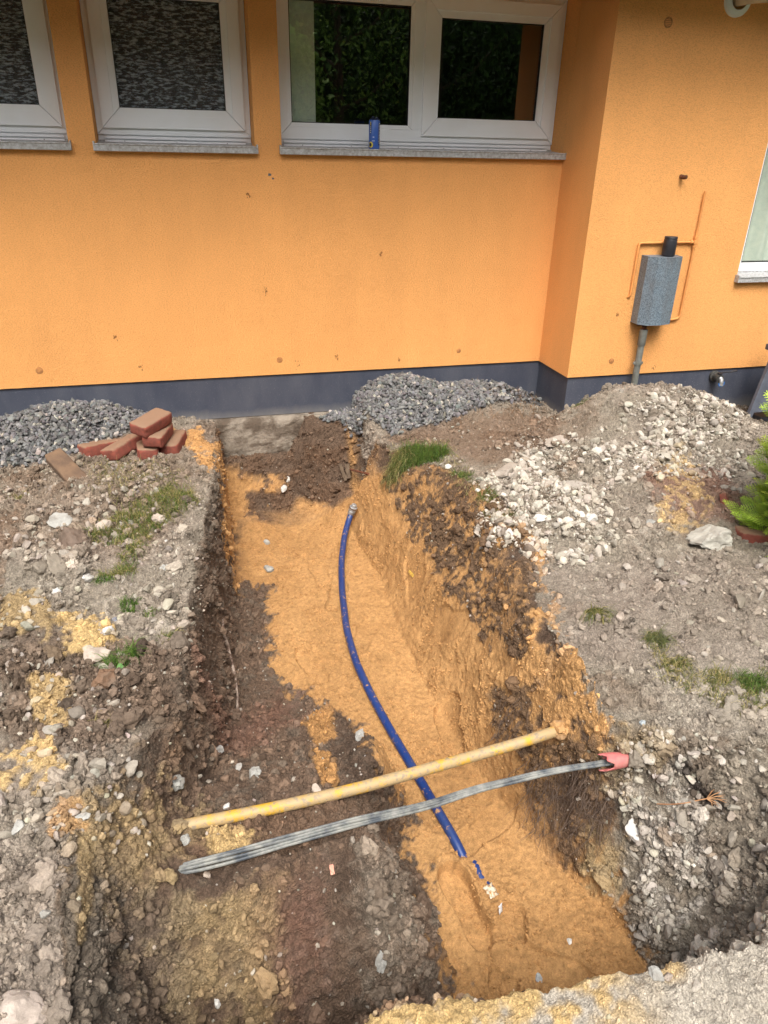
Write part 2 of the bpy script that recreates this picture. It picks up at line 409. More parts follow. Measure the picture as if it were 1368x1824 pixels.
# ------------------------------------------------------------------ what the ground is made of
n_a = fbm(TV, 9, 4, 51); n_b = fbm(TV, 30, 4, 55); n_c = fbm(TV, 4, 3, 59); n_d = fbm(TV, 75, 3, 63)
drim = sdpoly(x+.02*n_b, y+.02*n_a, RIM)
def region(pts, soft=.02, rag=.05, ragn=None, world=False):
    poly = pts if world else X2(pts)
    px = [p[0] for p in poly]; py = [p[1] for p in poly]; mrg = .2
    sel = (x > min(px)-mrg) & (x < max(px)+mrg) & (y > min(py)-mrg) & (y < max(py)+mrg)
    out = np.zeros(len(x)); sd = sdpoly(x[sel], y[sel], poly)
    wob = (.6*n_a+.6*n_b+.35*n_d)[sel] if ragn is None else ragn[sel]
    out[sel] = sstep(-soft, soft, sd+rag*wob); return out
leftb = sstep(.12, .0, x)*sstep(4.1, 3.9, y)
COLR = np.empty((len(x), 3)); COLR[:] = C_GREY
ROUGH = np.ones(len(x))             # lumpiness 0 sand .. 1 rubble
SANDM = np.zeros(len(x)); DARKM = np.zeros(len(x)); GRAVM = np.zeros(len(x)); WHITEM = np.zeros(len(x)); GREYM = np.ones(len(x))
def paint(mask, c, rough=None):
    global COLR, ROUGH
    COLR = COLR*(1-mask[:, None]) + np.asarray(c)*mask[:, None]
    if rough is not None: ROUGH[:] = ROUGH*(1-mask)+rough*mask
# ground variation: grey, pinkish, brownish
paint(sstep(-.1, .5, n_c)*.6, C_PINK); paint(sstep(.05, .5, n_a)*.55, C_GREYD); paint(sstep(.2, .6, n_b)*.5, C_GREYL)
paint(sstep(.1, .5, -n_c+.4*n_a)*.35, C_BROWN)
paint(region([(0, 790), (180, 800), (390, 770), (400, 850), (330, 900), (250, 1000), (0, 980)], .06, .1)*.35, C_BROWN)
paint(region([(0, 1080), (170, 1130), (330, 1180), (320, 1260), (180, 1340), (0, 1330)], .05, .1)*.75, C_DARK, 1.5)
paint(region([(250, 1180), (380, 1190), (350, 1340), (250, 1480), (190, 1480), (230, 1320)], .04, .1)*.45, C_DARK)
paint(region([(0, 1500), (90, 1530), (200, 1560), (150, 1660), (100, 1824), (0, 1824)], .05, .1)*.5, C_PINK, .45)
# inside the pit: sand floor over everything below the lip
inpit = sstep(.0, .015, drim)
depth = -(z)
wall_l = inpit*sstep(.30, .16, x+.03*n_a)*sstep(1.75, 1.9, y)*sstep(.52, .44, depth-.05*n_b)
sand = inpit*sstep(.0, .16, drim+.10*n_a+.05*n_b)*1.0
SANDM = sand*(1-wall_l)
paint(inpit, C_DARK*(1+.25*n_a[:, None]), .8)
paint(SANDM, C_SAND, .16)
paint(SANDM*sstep(-.3, .5, n_c+.5*n_a)*.6, C_SAND2)
# sand that spills over the right-hand lip
sp = region([(880, 1120), (1010, 1160), (1030, 1260), (1090, 1330), (1000, 1340), (930, 1330), (860, 1240)], .015, .10)*sstep(-.45, -.1, n_a+n_b)
paint(sp, C_SAND, .3)
sp2 = region([(860, 930), (960, 980), (990, 1080), (1000, 1180), (920, 1180), (860, 1080), (790, 960)], .015, .10)*sstep(.05, .2, n_a+.8*n_b)
paint(sp2, C_SAND, .4)
lw2 = inpit*sstep(.02, -.06, x+.03*n_a)*sstep(1.75, 1.6, y); paint(lw2, C_GREYD*(.95+.25*n_a[:, None]), .9); SANDM *= (1-lw2)
# left cut wall: dark soil, with shade painted into its colour
paint(wall_l, C_DARK*(.72+.25*n_a[:, None]), .9); paint(wall_l*sstep(.0, .4, n_b+n_a)*.5, C_DARK2)
paint(wall_l*sstep(.14, .02, depth+.06*n_a)*.8, C_GREYD)
# back wall in (x, z)
bk = inpit*sstep(4.02, 4.10, y+.02*n_a)*sstep(-.62, -.5, z)
paint(bk*sstep(.95, .9, x), C_DARK*1.0, .7); paint(bk*sstep(.0, .3, n_a)*sstep(.95, .9, x)*.5, C_BROWN)
bs = bk*sstep(.34+.10*0, .26, x+.12*n_b+.1*n_a)*sstep(-.22, -.30, z+.05*n_a) ; paint(bs, C_SAND, .25)
bs2 = bk*sstep(.56, .46, x+.10*n_b)*sstep(.06, .03, np.abs(z+.36+.03*n_a))*sstep(-.2, .1, n_b); paint(bs2, C_SAND, .25)
bs3 = bk*sstep(.52, .6, x)*sstep(-.46, -.52, z+.06*n_a-.1*(x-.6)); paint(bs3, C_SAND, .25)
SANDM = np.clip(SANDM*(1-bk)+bs+bs2+bs3, 0, 1)
# dark loose soil on the trench floor, left side
dk = region([(395, 1000), (440, 1040), (480, 1050), (470, 1130), (480, 1200), (540, 1250), (640, 1290), (665, 1370), (705, 1415), (725, 1465), (705, 1515), (755, 1560), (790, 1740), (815, 1824), (240, 1824), (200, 1480), (330, 1300), (350, 1100)], .02, .10)
dk = dk*sstep(-.02, .04, drim); paint(dk, C_DARK*(1.05+.3*n_a[:, None]), 1.0); SANDM *= (1-dk)
paint(dk*sstep(.1, .5, n_b)*.6, C_GREYD); paint(dk*sstep(.15, .5, -n_a)*.5, C_DARK2)
paint(region([(380, 1260), (500, 1240), (520, 1290), (440, 1330), (390, 1320)], .06, .16)*dk*.45, C_RED)
paint(region([(540, 1290), (590, 1260), (600, 1310), (560, 1330)], .01, .04)*dk, C_SAND2)
paint(region([(555, 1340), (590, 1335), (600, 1400), (575, 1395)], .008, .03)*dk, C_SAND2)
paint(region([(600, 1270), (660, 1310), (690, 1420), (620, 1400)], .02, .06)*dk*.6, C_DARK2)
paint(region([(330, 1475), (620, 1425), (600, 1480), (330, 1540)], .03, .06)*.5, C_BROWN)
paint(region([(200, 1470), (330, 1450), (310, 1540), (420, 1560), (440, 1760), (330, 1790), (300, 1640), (200, 1540)], .06, .18)*sstep(-.3, .35, n_a+.3*n_b)*.75, C_OLIVE, .6)
paint(region([(380, 1490), (430, 1480), (440, 1530), (390, 1530)], .02, .06)*.8, C_YEL)
paint(region([(480, 1560), (570, 1580), (580, 1700), (530, 1750), (470, 1690)], .07, .14)*.45, C_RED, .9)
paint(region([(320, 1640), (500, 1560), (470, 1720), (340, 1800)], .05, .12)*.45, C_OLIVE)
paint(region([(640, 1530), (735, 1570), (750, 1700), (690, 1740), (620, 1640)], .07, .14)*.4, C_GREY)
paint(region([(140, 1490), (165, 1490), (160, 1600), (148, 1690), (138, 1690), (140, 1580)], .006, .01), C_OLIVE, .2)
paint(region([(200, 1560), (320, 1620), (330, 1824), (120, 1824), (150, 1700)], .05, .1)*.45, C_GREYD)
# right bank: dark topsoil and roots showing through the sand
dkr = region([(690, 850), (800, 850), (870, 900), (930, 960), (960, 1050), (930, 1160), (880, 1140), (820, 1060), (760, 960), (720, 920)], .01, .07)
dkr *= sstep(-.10, .25, n_b+.35*n_a+.5*n_d); paint(dkr*.9, C_DARK2*1.15, 1.0); SANDM *= (1-dkr)
for q in ([(880, 1235), (940, 1240), (945, 1310), (890, 1310)], [(930, 1340), (1060, 1380), (1090, 1450), (1060, 1540), (1010, 1540), (950, 1440)]):
    r_ = region(q, .012, .05); r_ = r_*sstep(-.5, .1, n_b+n_d); paint(r_*.85, C_DARK2*1.15, 1.0); SANDM *= (1-r_)
# right wall of the wide pit
rw = region([(1090, 1345), (1150, 1330), (1250, 1315), (1368, 1330), (1500, 1400), (1500, 1700), (1340, 1740), (1210, 1755), (1168, 1700), (1105, 1600), (1075, 1520), (1090, 1420)], .012, .05)
paint(rw, C_GREY*.92, 1.25); SANDM *= (1-rw)
paint(rw*sstep(.0, .5, n_a)*.5, C_DARK); paint(rw*sstep(.05, .5, n_b)*.7, C_GREY); 
wst = region([(1110, 1360), (1180, 1380), (1260, 1560), (1300, 1700), (1230, 1690), (1160, 1560), (1110, 1440)], .03, .10)*sstep(-.1, .4, n_b+.5*n_a)
paint(wst*.3, C_WHITE); WHITEM = wst.copy()
paint(region([(1050, 1480), (1110, 1500), (1100, 1590), (1060, 1570)], .02, .05)*.8, C_OLIVE)
paint(region([(1100, 1290), (1150, 1310), (1180, 1340), (1100, 1400), (1080, 1350)], .02, .06)*.6, C_OLIVE)
paint(region([(1210, 1360), (1250, 1400), (1300, 1440), (1290, 1450), (1230, 1400)], .006, .02)*.9, C_BLK)
# yellow sand on the left ground
for q, c_, s_ in (([(0, 1050), (60, 1060), (105, 1100), (85, 1140), (0, 1120)], C_OLIVE, 1), ([(105, 1090), (170, 1085), (200, 1130), (180, 1160), (110, 1165)], C_YEL, 1),
              ([(200, 1118), (232, 1122), (228, 1145), (195, 1145)], C_YEL, 1), ([(0, 1340), (80, 1320), (105, 1370), (70, 1410), (0, 1410)], C_YEL, .9), ([(60, 1210), (110, 1200), (120, 1290), (70, 1300)], C_YEL, .7),
              ([(90, 1440), (120, 1430), (130, 1470), (95, 1490)], C_SAND, .6),
              ([(300, 765), (350, 765), (385, 800), (400, 850), (370, 840), (340, 800)], C_SAND, 1), ([(395, 830), (412, 850), (412, 1040), (404, 1000)], C_SAND, .9),
              ([(0, 1100), (40, 900), (0, 930)], C_BROWN, .5)):
    paint(region(q, .01, .05)*s_*sstep(-.45, .1, n_a+n_b), c_, .35)
# browns and ochre in the right heap
paint(region([(690, 745), (960, 740), (1010, 780), (860, 830), (800, 800), (700, 790)], .05, .08)*.6, C_BROWN, .5)
paint(region([(1150, 850), (1290, 840), (1320, 930), (1200, 930)], .04, .10)*.6, C_RED*1.15)
paint(region([(1190, 820), (1230, 810), (1260, 900), (1230, 950), (1180, 930)], .03, .10)*sstep(-.1, .3, n_b)*.7, C_YEL)
paint(region([(1150, 1150), (1368, 1150), (1368, 1300), (1180, 1290)], .05, .08)*.35, C_GREYL, .7)
paint(region([(960, 1010), (1368, 1000), (1368, 1200), (1180, 1180), (1010, 1150)], .05, .08)*.5, C_PINK*.92, .5)
# near edge: pale plaster dust with sand on it
ne = sstep(.93, .86, y-.05*np.maximum(x-1.0, 0)*2)*(1-inpit)*sstep(-.0, .1, x)
ne = ne + (1-inpit)*sstep(.0, .1, x)*sstep(1.05, .9, y); ne = np.clip(ne, 0, 1)
paint(ne, C_GREYL*1.02, .45)
paint(ne*sstep(.86, .62, x+.15*n_a)*sstep(.12, .2, x)*sstep(-.6, .2, n_a+n_b), C_YEL*1.0, .5)
paint(ne*sstep(.05, .02, np.hypot(x-.88, (y-.76)*.8)+.02*n_a)*.8, C_YEL, .5)
# gravel heaps against the wall
g1 = region([(0, 735), (100, 715), (255, 735), (270, 760), (160, 790), (110, 815), (0, 800)], .02, .04)
g2 = region([(570, 745), (640, 680), (760, 665), (880, 685), (970, 690), (960, 720), (800, 745), (700, 775), (640, 760)], .02, .04)
g1 = np.maximum(g1, sstep(.0, .04, sdpoly(x, y, [(-2.5, 4.0), (-.78, 4.0), (-.35, 4.3), (-.2, 4.6), (-2.5, 4.6)])+.03*n_a))
g2 = np.maximum(g2, sstep(.0, .04, sdpoly(x, y, [(.80, 4.40), (.95, 4.26), (1.15, 4.15), (1.5, 4.15), (2.3, 4.2), (2.35, 4.6), (.8, 4.6)])+.03*n_a))
GRAVM = np.maximum(g1, g2*sstep(2.0, 1.75, x)); paint(np.maximum(g1, g2), C_GRAV*.55, .4)
GREYM = (1-np.clip(SANDM+GRAVM+sand*.5, 0, 1))
rag = (1-.16*sstep(0, .5, -n_d-.3*n_b)); COLR *= rag[:, None]
COLR *= (1+.12*n_b+.10*n_d)[:, None]
n_e = fbm(TV, 160, 2, 67)
print('paint', time.time()-T0)

# ------------------------------------------------------------------ displacement: clods, crumbs, footprints
w1, w2, wid = worley(TV, 22, 1); v1, v2, vid = worley(TV, 55, 2)
lump = np.clip(.75-w1, 0, 1)*.030 + np.clip(.75-v1, 0, 1)*.013
lumpmask = sstep(-.25, .35, n_a+.4*n_b)
u1, u2, uid = worley(TV, 95, 3)
hs3 = HP[:, 0]
ROUGH *= 1+.55*leftb*(1-inpit)*sstep(-.4, .2, n_a)
cellv = (.13*(hs3[vid]-.5)+.12*(hs3[uid]-.5))*np.clip(ROUGH, 0, 1.2)*2*sstep(-.3, .3, n_a+.5*n_b)
COLR *= (1+cellv)[:, None]
gap = sstep(.16, .0, v2-v1)*sstep(-.1, .4, n_a+.4*n_b)*np.clip(ROUGH, 0, 1)
disp = ROUGH*(np.clip(.7-u1, 0, 1)*.007*sstep(-.4, .3, n_b) - gap*.006)
disp += ROUGH*(lump*(.35+.65*lumpmask) + .012*n_a + .007*n_b + .004*n_d - .010)
disp += (1-np.clip(ROUGH, 0, 1))*(.006*n_a+.004*n_b + .0030*n_d + .0022*n_e + .008*np.clip(.6-v1, 0, 1)*sstep(-.1, .4, n_a+.3*n_c) + .004*np.clip(.6-u1, 0, 1))
# vertical streaks and tool marks down the cut wall
disp += wall_l*(.010*fbm(np.stack([x*8, y*26, z*5], -1), 1, 3, 71))
# footprints pressed in the sand
def foot(px, py, ang, L=.29, W=.105, dep=.022, rough=0.0):
    global disp
    c_, s_ = math.cos(ang), math.sin(ang); u = (x-px)*c_+(y-py)*s_; v = -(x-px)*s_+(y-py)*c_
    hw = W/2*(1-.22*np.exp(-((u+.03)/.06)**2))
    e = np.maximum(np.abs(u)/(L/2), 0)**3.2 + np.maximum(np.abs(v)/hw, 0)**2.6
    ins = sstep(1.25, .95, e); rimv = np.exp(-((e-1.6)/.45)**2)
    COLR[:] = COLR*(1+.07*ins*(dep > .03))[:, None]  # packed sand's tone, lightened in the colour to stand in for shading contrast
    disp = disp*(1-ins*.92) - ins*dep + rimv*dep*.14*(1+.6*n_b)*(e < 4)
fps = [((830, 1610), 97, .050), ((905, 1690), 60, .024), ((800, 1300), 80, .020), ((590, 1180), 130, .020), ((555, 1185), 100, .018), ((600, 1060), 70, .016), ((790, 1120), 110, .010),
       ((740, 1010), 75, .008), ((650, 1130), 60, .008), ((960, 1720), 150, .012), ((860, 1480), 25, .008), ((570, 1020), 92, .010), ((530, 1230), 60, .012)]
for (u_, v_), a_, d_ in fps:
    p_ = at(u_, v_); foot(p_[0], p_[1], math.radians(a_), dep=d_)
# crack between turf block and left edge of the pit, and a few more
for pts, wd, dp in (([(150, 1690), (140, 1740), (130, 1790), (122, 1824)], .006, .03), ([(225, 1680), (205, 1720), (200, 1760)], .008, .03),
                    ([(620, 1480), (560, 1500), (500, 1515)], .01, .02)):
    q = X2(pts); d_ = sdline(x+.006*n_b, y+.006*n_b, q); mk = np.exp(-(d_/wd)**2); disp -= dp*mk; COLR *= (1-.3*mk)[:, None]
fade = sstep(-1.15, -.9, y)*sstep(-2.55, -2.3, x)*sstep(4.95, 4.7, x)
TD = TV + TN*(disp*fade)[:, None]
idx = np.arange(NR*NC).reshape(NR, NC)
quads = np.stack([idx[:-1, :-1], idx[:-1, 1:], idx[1:, 1:], idx[1:, :-1]], -1).reshape(-1, 4)
terr = np_mesh('ground', TD, quads, M_TERR, np.hstack([np.clip(COLR*(1.16-.17*SANDM)[:, None], 0.01, .85), (1-.50*SANDM)[:, None]]), smooth=False)
_fs = (SANDM.reshape(NR, NC)[:-1, :-1].ravel() > .5); terr.data.polygons.foreach_set('use_smooth', _fs.astype(bool)); terr.data.update()
tag(terr, kind='structure')
G3 = TD.reshape(NR, NC, 3)
# real normals of the displaced surface (for scattering)
du = np.gradient(G3, axis=1); dv = np.gradient(G3, axis=0); SN = np.cross(du, dv).reshape(-1, 3)
AREA = np.linalg.norm(SN, axis=1); SN /= np.maximum(AREA, 1e-12)[:, None]
sub = G3[::2, ::2]; nr, nc = sub.shape[:2]; si = np.arange(nr*nc).reshape(nr, nc)
bvh = BVHTree.FromPolygons(sub.reshape(-1, 3).tolist(), np.stack([si[:-1, :-1], si[:-1, 1:], si[1:, 1:], si[1:, :-1]], -1).reshape(-1, 4).tolist())
def on(xx, yy):
    h = bvh.ray_cast(Vector((xx, yy, 3)), Vector((0, 0, -1))); return (h[0], h[1]) if h[0] else (Vector((xx, yy, float(bil(np.array([xx]), np.array([yy]))[0]))), Vector((0, 0, 1)))
def see(u, v):
    h = bvh.ray_cast(Vector(CAM), Vector(ray(u, v)))
    if h[0] is None:
        p = at(u, v); return Vector(p), Vector((0, 0, 1))
    return h[0], (h[1] if h[1].z > 0 else -h[1])
print('terrain', time.time()-T0)
# projected pixel of every ground vertex, used only to skip scatter that nobody could ever see
# ring of plain ground out to the horizon
mb = MB()
R = 120
for a, b in (((-R, -R), (R, -1.19)), ((-R, 4.6), (R, R)), ((-R, -1.19), (-2.59, 4.6)), ((4.99, -1.19), (R, 4.6))):
    mb.add([(a[0], a[1], -.006), (b[0], a[1], -.006), (b[0], b[1], -.006), (a[0], b[1], -.006)], [(0, 1, 2, 3)])
lawn = mb.build('lawn', plain('lawn_green', lin(92, 104, 52, .6), lin(120, 118, 70, .6), rough=.95, scale=3, bs=.6, bscale=60, bd=.02)); tag(lawn, kind='structure')
# ------------------------------------------------------------------ loose material lying on the ground
def ico(sub):
    bm = bmesh.new(); bmesh.ops.create_icosphere(bm, subdivisions=sub, radius=1.0)
    bm.verts.ensure_lookup_table(); V = np.array([v.co[:] for v in bm.verts]); Fc = np.array([[v.index for v in f.verts] for f in bm.faces]); bm.free(); return V, Fc
ICO = {1: ico(1), 2: ico(2), 3: ico(3), 4: ico(4)}
def angular(sub, seed, planes=11, flat=1.0, rough=0.05):
    r = np.random.default_rng(seed); V, Fc = ICO[sub]
    n = r.normal(size=(planes, 3)); n /= np.linalg.norm(n, axis=1)[:, None]; d = r.uniform(.55, 1.0, planes)
    dots = V@n.T; t = np.where(dots > .05, d/np.maximum(dots, .05), 9.); rad = np.minimum(t.min(1), 1.25)
    V2 = V*rad[:, None]*(1+rough*vnoise(V, 3.1, seed))[:, None]
    V2 *= np.array([r.uniform(.9, 1.3), r.uniform(.75, 1.05), r.uniform(.5, .8)*flat]); return V2, Fc
def clod(sub, seed):
    r = np.random.default_rng(seed); V, Fc = ICO[sub]
    rad = 1+.35*vnoise(V, 1.7, seed)+.22*vnoise(V, 3.9, seed+5)+.14*vnoise(V, 8.0, seed+9)
    V2 = V*rad[:, None]*np.array([r.uniform(.9, 1.25), r.uniform(.8, 1.1), r.uniform(.6, .9)]); return V2, Fc
def rand_rot(n, tilt=1.0, rng=RNG):
    q = rng.normal(size=(n, 4)); q[:, 1:3] *= tilt; q /= np.linalg.norm(q, axis=1)[:, None]
    w_, a, b, c_ = q.T
    return np.stack([np.stack([1-2*(b*b+c_*c_), 2*(a*b-c_*w_), 2*(a*c_+b*w_)], -1), np.stack([2*(a*b+c_*w_), 1-2*(a*a+c_*c_), 2*(b*c_-a*w_)], -1),
                     np.stack([2*(a*c_-b*w_), 2*(b*c_+a*w_), 1-2*(a*a+b*b)], -1)], 1)
def scatter(name, dens_, count, smin, smax, shapes, colf, mat, label, cat, sink=.25, power=2.0, tilt=1.0, lift=0.0, smooth=False, parent=None):
    wgt = np.maximum(dens_, 0)*AREA*VIS; wgt = wgt/wgt.sum()
    I = RNG.choice(len(wgt), size=count, p=wgt)
    s = smin*(smax/smin)**(RNG.random(count)**power)
    P = TD[I] + SN[I]*(s*(1-2*sink)*.5+lift*RNG.random(count))[:, None] + RNG.normal(size=(count, 3))*.002
    Rm = rand_rot(count, tilt); Cc = colf(I, count, s)
    VV, FF, CC = [], [], []; off = 0
    kind = RNG.integers(0, len(shapes), count)
    for k, (V, Fc) in enumerate(shapes):
        sel = np.where(kind == k)[0]
        if not len(sel): continue
        A = np.einsum('nij,vj->nvi', Rm[sel], V)*s[sel][:, None, None] + P[sel][:, None, :]
        VV.append(A.reshape(-1, 3)); FF.append((Fc[None]+(np.arange(len(sel))*len(V))[:, None, None]+off).reshape(-1, 3)); off += len(sel)*len(V)
        CC.append(np.repeat(Cc[sel], len(V), axis=0))
    o = np_mesh(name, np.concatenate(VV), np.concatenate(FF), mat, np.clip(np.concatenate(CC), .01, .85), smooth=smooth, parent=parent)
    return tag(o, label, cat, kind='stuff')
# only the part of the ground near the view is strewn
rel = TD-CAM; dz_ = rel@FWD; pu = 684+F_PX*(rel@RGT)/np.maximum(dz_, .05); pv = 912-F_PX*(rel@UPV)/np.maximum(dz_, .05)
VIS = ((dz_ > .2) & (pu > -250) & (pu < 1620) & (pv > 560) & (pv < 2050)).astype(float)
for _l in (((300, 1476), (560, 1423), (1000, 1299)), ((290, 1557), (350, 1543), (520, 1496), (700, 1450), (860, 1402))):
    VIS *= (sdline(x, y, [tuple(uz(u_, v_, -.19)[:2]) for u_, v_ in _l]) > .033)
BASECOL = COLR.copy()
def ground_col(var=.2, gain=1.0, grey=0.0):
    def f(I, n, s):
        c_ = BASECOL[I]*(gain*(1+var*RNG.normal(size=n)))[:, None]
        if grey: g_ = c_.mean(1, keepdims=True); c_ = c_*(1-grey)+g_*grey
        return c_
    return f
def stone_col(base, var=.15, tint=.03, dirt=0.35):
    def f(I, n, s):
        c_ = np.asarray(base)[None]*(1+var*RNG.normal(size=n))[:, None]*(1+tint*RNG.normal(size=(n, 3)))
        k_ = (dirt*RNG.random(n))[:, None]; return c_*(1-k_)+BASECOL[I]*k_
    return f
soil = np.clip(1-SANDM-GRAVM, 0, 1)
clump = sstep(-.3, .4, n_a+.5*n_c)
C1 = [clod(1, 100+i) for i in range(8)]; C2 = [clod(2, 120+i) for i in range(10)]; C3 = [clod(3, 140+i) for i in range(6)]
A1 = [angular(1, 200+i) for i in range(6)]; A2 = [angular(2, 220+i, 9) for i in range(14)]
scatter('soil_crumbs', soil*(.25+ROUGH)*(.3+clump)*(1-ne*.8), 60000, .0016, .0058, C1, ground_col(.22, 1.06), M_CLOD, 'fine crumbs of dry soil strewn over the banks', 'soil', sink=.2)
scatter('soil_clods', soil*ROUGH*(.15+clump)*(1-ne*.9), 15000, .005, .016, C2, ground_col(.20, 1.06), M_CLOD, 'loose clods of broken earth lying on the banks and the dark heap', 'soil', sink=.3, power=2.2)
scatter('soil_lumps', soil*ROUGH**2*(.1+clump)*(1-ne), 1000, .014, .030, C3, ground_col(.18, 1.02), M_CLOD, 'larger lumps of earth half sunk in the turned soil', 'soil', sink=.45, power=1.6)
scatter('sand_crumbs', SANDM*(.08+sstep(.05, .45, n_a+.5*n_b)), 16000, .0015, .0065, C1, ground_col(.08, 1.03), M_CLOD, 'crumbs of damp orange sand on the trench floor', 'sand', sink=.35, power=2.4)
scatter('chippings', soil*(.4+ROUGH)*(1-sstep(.1, .3, DARKM)), 5200, .003, .011, A1, stone_col(C_GREYL*.95, .18, .03, .6), M_STONE, 'small pale stone chippings mixed into the dry soil', 'stone chippings', sink=.3, power=2.4, tilt=.6)
gcol = lambda I, n, s: np.where(RNG.random(n)[:, None] < .08, lin(176, 170, 158, K), C_GRAV)*(1+.22*RNG.normal(size=n))[:, None]*(1+.03*RNG.normal(size=(n, 3)))
gleft = (x < .2).astype(float)
scatter('gravel', g1*gleft, 4200, .008, .018, A2, gcol, M_STONE, 'heap of grey crushed gravel against the plinth, left of the trench', 'gravel', sink=.1, power=1.3, lift=.012)
scatter('gravel', g2*(1-gleft)*(sstep(2.1, 1.7, x)*.9+.1), 5000, .008, .018, A2, gcol, M_STONE, 'heap of grey crushed gravel against the plinth, right of the trench', 'gravel', sink=.1, power=1.3, lift=.012)
# white broken plaster and limestone on the right heap, more on the pit wall
hz = region([(1010, 790), (1100, 740), (1200, 700), (1310, 730), (1320, 830), (1200, 850), (1110, 850), (1060, 880), (1090, 960), (1040, 1000), (940, 990), (880, 950), (855, 860), (930, 800)], .03, .08)
scatter('rubble_fines', hz*(.2+clump), 5200, .0025, .008, A1, stone_col(C_GREYL*1.05, .16, .02, .6), M_STONE, 'fine crumbs of plaster and dust between the white rubble', 'rubble', sink=.2, power=1.6)
hol = region([(985, 830), (1040, 800), (1080, 830), (1060, 870), (1000, 870)], .02, .05); hz2 = hz*(1-.85*hol)
WC = lin(220, 211, 196, K)
scatter('white_rubble', hz2*(.06+sstep(-.15, .35, n_b+.9*n_a)), 2700, .005, .024, A2, stone_col(WC, .14, .02, .85), M_STONE, 'white crumbled plaster and stone spilling down the right-hand heap', 'rubble', sink=.15, power=1.7)
scatter('white_rubble', WHITEM+rw*.12, 620, .004, .017, A2, stone_col(WC*.85, .15, .02, .75), M_STONE, 'streak of white broken stone in the right wall of the pit', 'rubble', sink=.3, power=1.8)
scatter('grey_rubble', (region([(0, 800), (260, 830), (330, 1000), (320, 1130), (200, 1250), (250, 1500), (0, 1500)], .05, .1)*soil + .5*rw + .25*soil*sstep(1.3, 1.6, x))*(.15+clump), 1500, .008, .024, A2, stone_col(C_GREYL*.85, .16, .03, .55), M_STONE, 'grey broken stones in the turned soil of both banks', 'rubble', sink=.35, power=2.2, tilt=.5)
print('scatter', time.time()-T0)

# single stones one can point at
_ns = [0]
def stone(u, v, wpx, hpx, col, label, shape='angular', group=None, sink=.25, flat=.8, rot=None, name='stone', sub=3, seed=None, pos=None):
    _ns[0] += 1; sd_ = seed or (500+_ns[0]*3)
    p, n = see(u, v) if pos is None else (Vector(pos), Vector((0, 0, 1)))
    dep_ = (np.array(p)-CAM)@FWD; mpp = dep_/F_PX
    V, Fc = angular(sub, sd_, 10, flat, .08) if shape == 'angular' else clod(sub, sd_)
    V = V/np.abs(V).max(0)
    nz = fbm(V, 4.0, 3, sd_); V = V*(1+.10*nz)[:, None]
    a = .5*wpx*mpp; b_ = .5*hpx*mpp*1.25; c_ = min(a, b_)*flat
    th = rot if rot is not None else 0.0
    V = V*np.array([a, b_, c_])
    cs, sn = math.cos(th-math.radians(15)), math.sin(th-math.radians(15))
    V = V@np.array([[cs, sn, 0], [-sn, cs, 0], [0, 0, 1.0]])
    q = Vector((0, 0, 1)).rotation_difference(n.lerp(Vector((0, 0, 1)), .3).normalized()); Rq = np.array(q.to_matrix()); V = V@Rq.T
    cen = np.array(p)+np.array(n)*c_*(1-2*sink)*.9
    cc = np.asarray(col)[None]*(1+.10*fbm(V, 40, 3, sd_))[:, None]
    dirt = sstep(.1, .5, fbm(V, 25, 3, sd_+1))[:, None]*.45; cc = cc*(1-dirt)+C_GREYD*dirt
    o = np_mesh(name, V, Fc, M_STONE, np.clip(cc, .01, .85)); o.location = cen
    return tag(o, label, 'stone' if name in ('stone', 'boulder') else name.replace('_', ' '), group)
SG = lin(188, 186, 178, K); SB = lin(120, 102, 88, K); SP = lin(196, 180, 164, K); SW = lin(226, 222, 214, K)
stone(105, 932, 56, 40, SG, 'flat light grey slab above the dark brown rock on the left bank', flat=.5, rot=-.2)
stone(127, 964, 58, 36, SB, 'dark brown rock below the light grey slab on the left bank', rot=-.4)
stone(157, 942, 24, 40, SP*.85, 'narrow upright greyish stone right of the light grey slab')
stone(186, 943, 32, 28, SP, 'blocky pinkish stone at the left edge of the grass strip')
stone(96, 1004, 66, 36, C_GREY, 'broad dusty slab in the rubble below the dark brown rock', flat=.5, rot=-.3)
stone(68, 1010, 30, 28, C_GREY*.9, 'squarish dusty stone left of the broad dusty slab', flat=.6)
stone(168, 1166, 56, 24, SP*1.05, 'long pale stone lying below the yellow sand clumps', flat=.6, rot=.25)
stone(195, 1125, 24, 18, SW, 'small white stone beside the yellow sand clump', rot=.5)
stone(190, 1215, 48, 42, C_BROWN*1.1, 'large brown lump under the green grass tuft', shape='clod', sink=.35)
stone(155, 1029, 22, 13, SW*.92, 'small whitish oval stone below the grass strip', shape='clod')
stone(101, 1056, 18, 15, SW*.95, 'round whitish pebble above the yellow sand clump', shape='clod')
stone(230, 967, 32, 16, SP, 'pale stone lying in the grass strip', flat=.6)
stone(284, 928, 28, 20, SP, 'crumbly pale stone right of the grass strip', shape='clod')
stone(295, 968, 12, 10, SW, 'tiny bright white chip on the left bank near the trench')
stone(293, 1013, 16, 14, SG, 'rounded grey pebble on the left bank near the trench', shape='clod')
stone(206, 1105, 11, 10, lin(150, 156, 170, K), 'small bluish pebble between the yellow sand clumps', shape='clod')
stone(1272, 967, 96, 56, lin(200, 196, 184, K), 'big pale flaky rock below the conifer on the right bank', flat=.7, sub=4, rot=.1, name='boulder')
stone(1040, 699, 34, 24, SP*1.05, 'pale slab tilted up on the heap crest in front of the house corner', flat=.5, rot=-.7, sink=.1)
stone(905, 843, 62, 32, lin(182, 170, 156, K), 'grey flat slab at the lower left of the white rubble', flat=.5, rot=.7)
stone(993, 788, 50, 24, lin(184, 172, 158, K), 'brownish flat slab in the hollow of the heap', flat=.4, rot=.4)
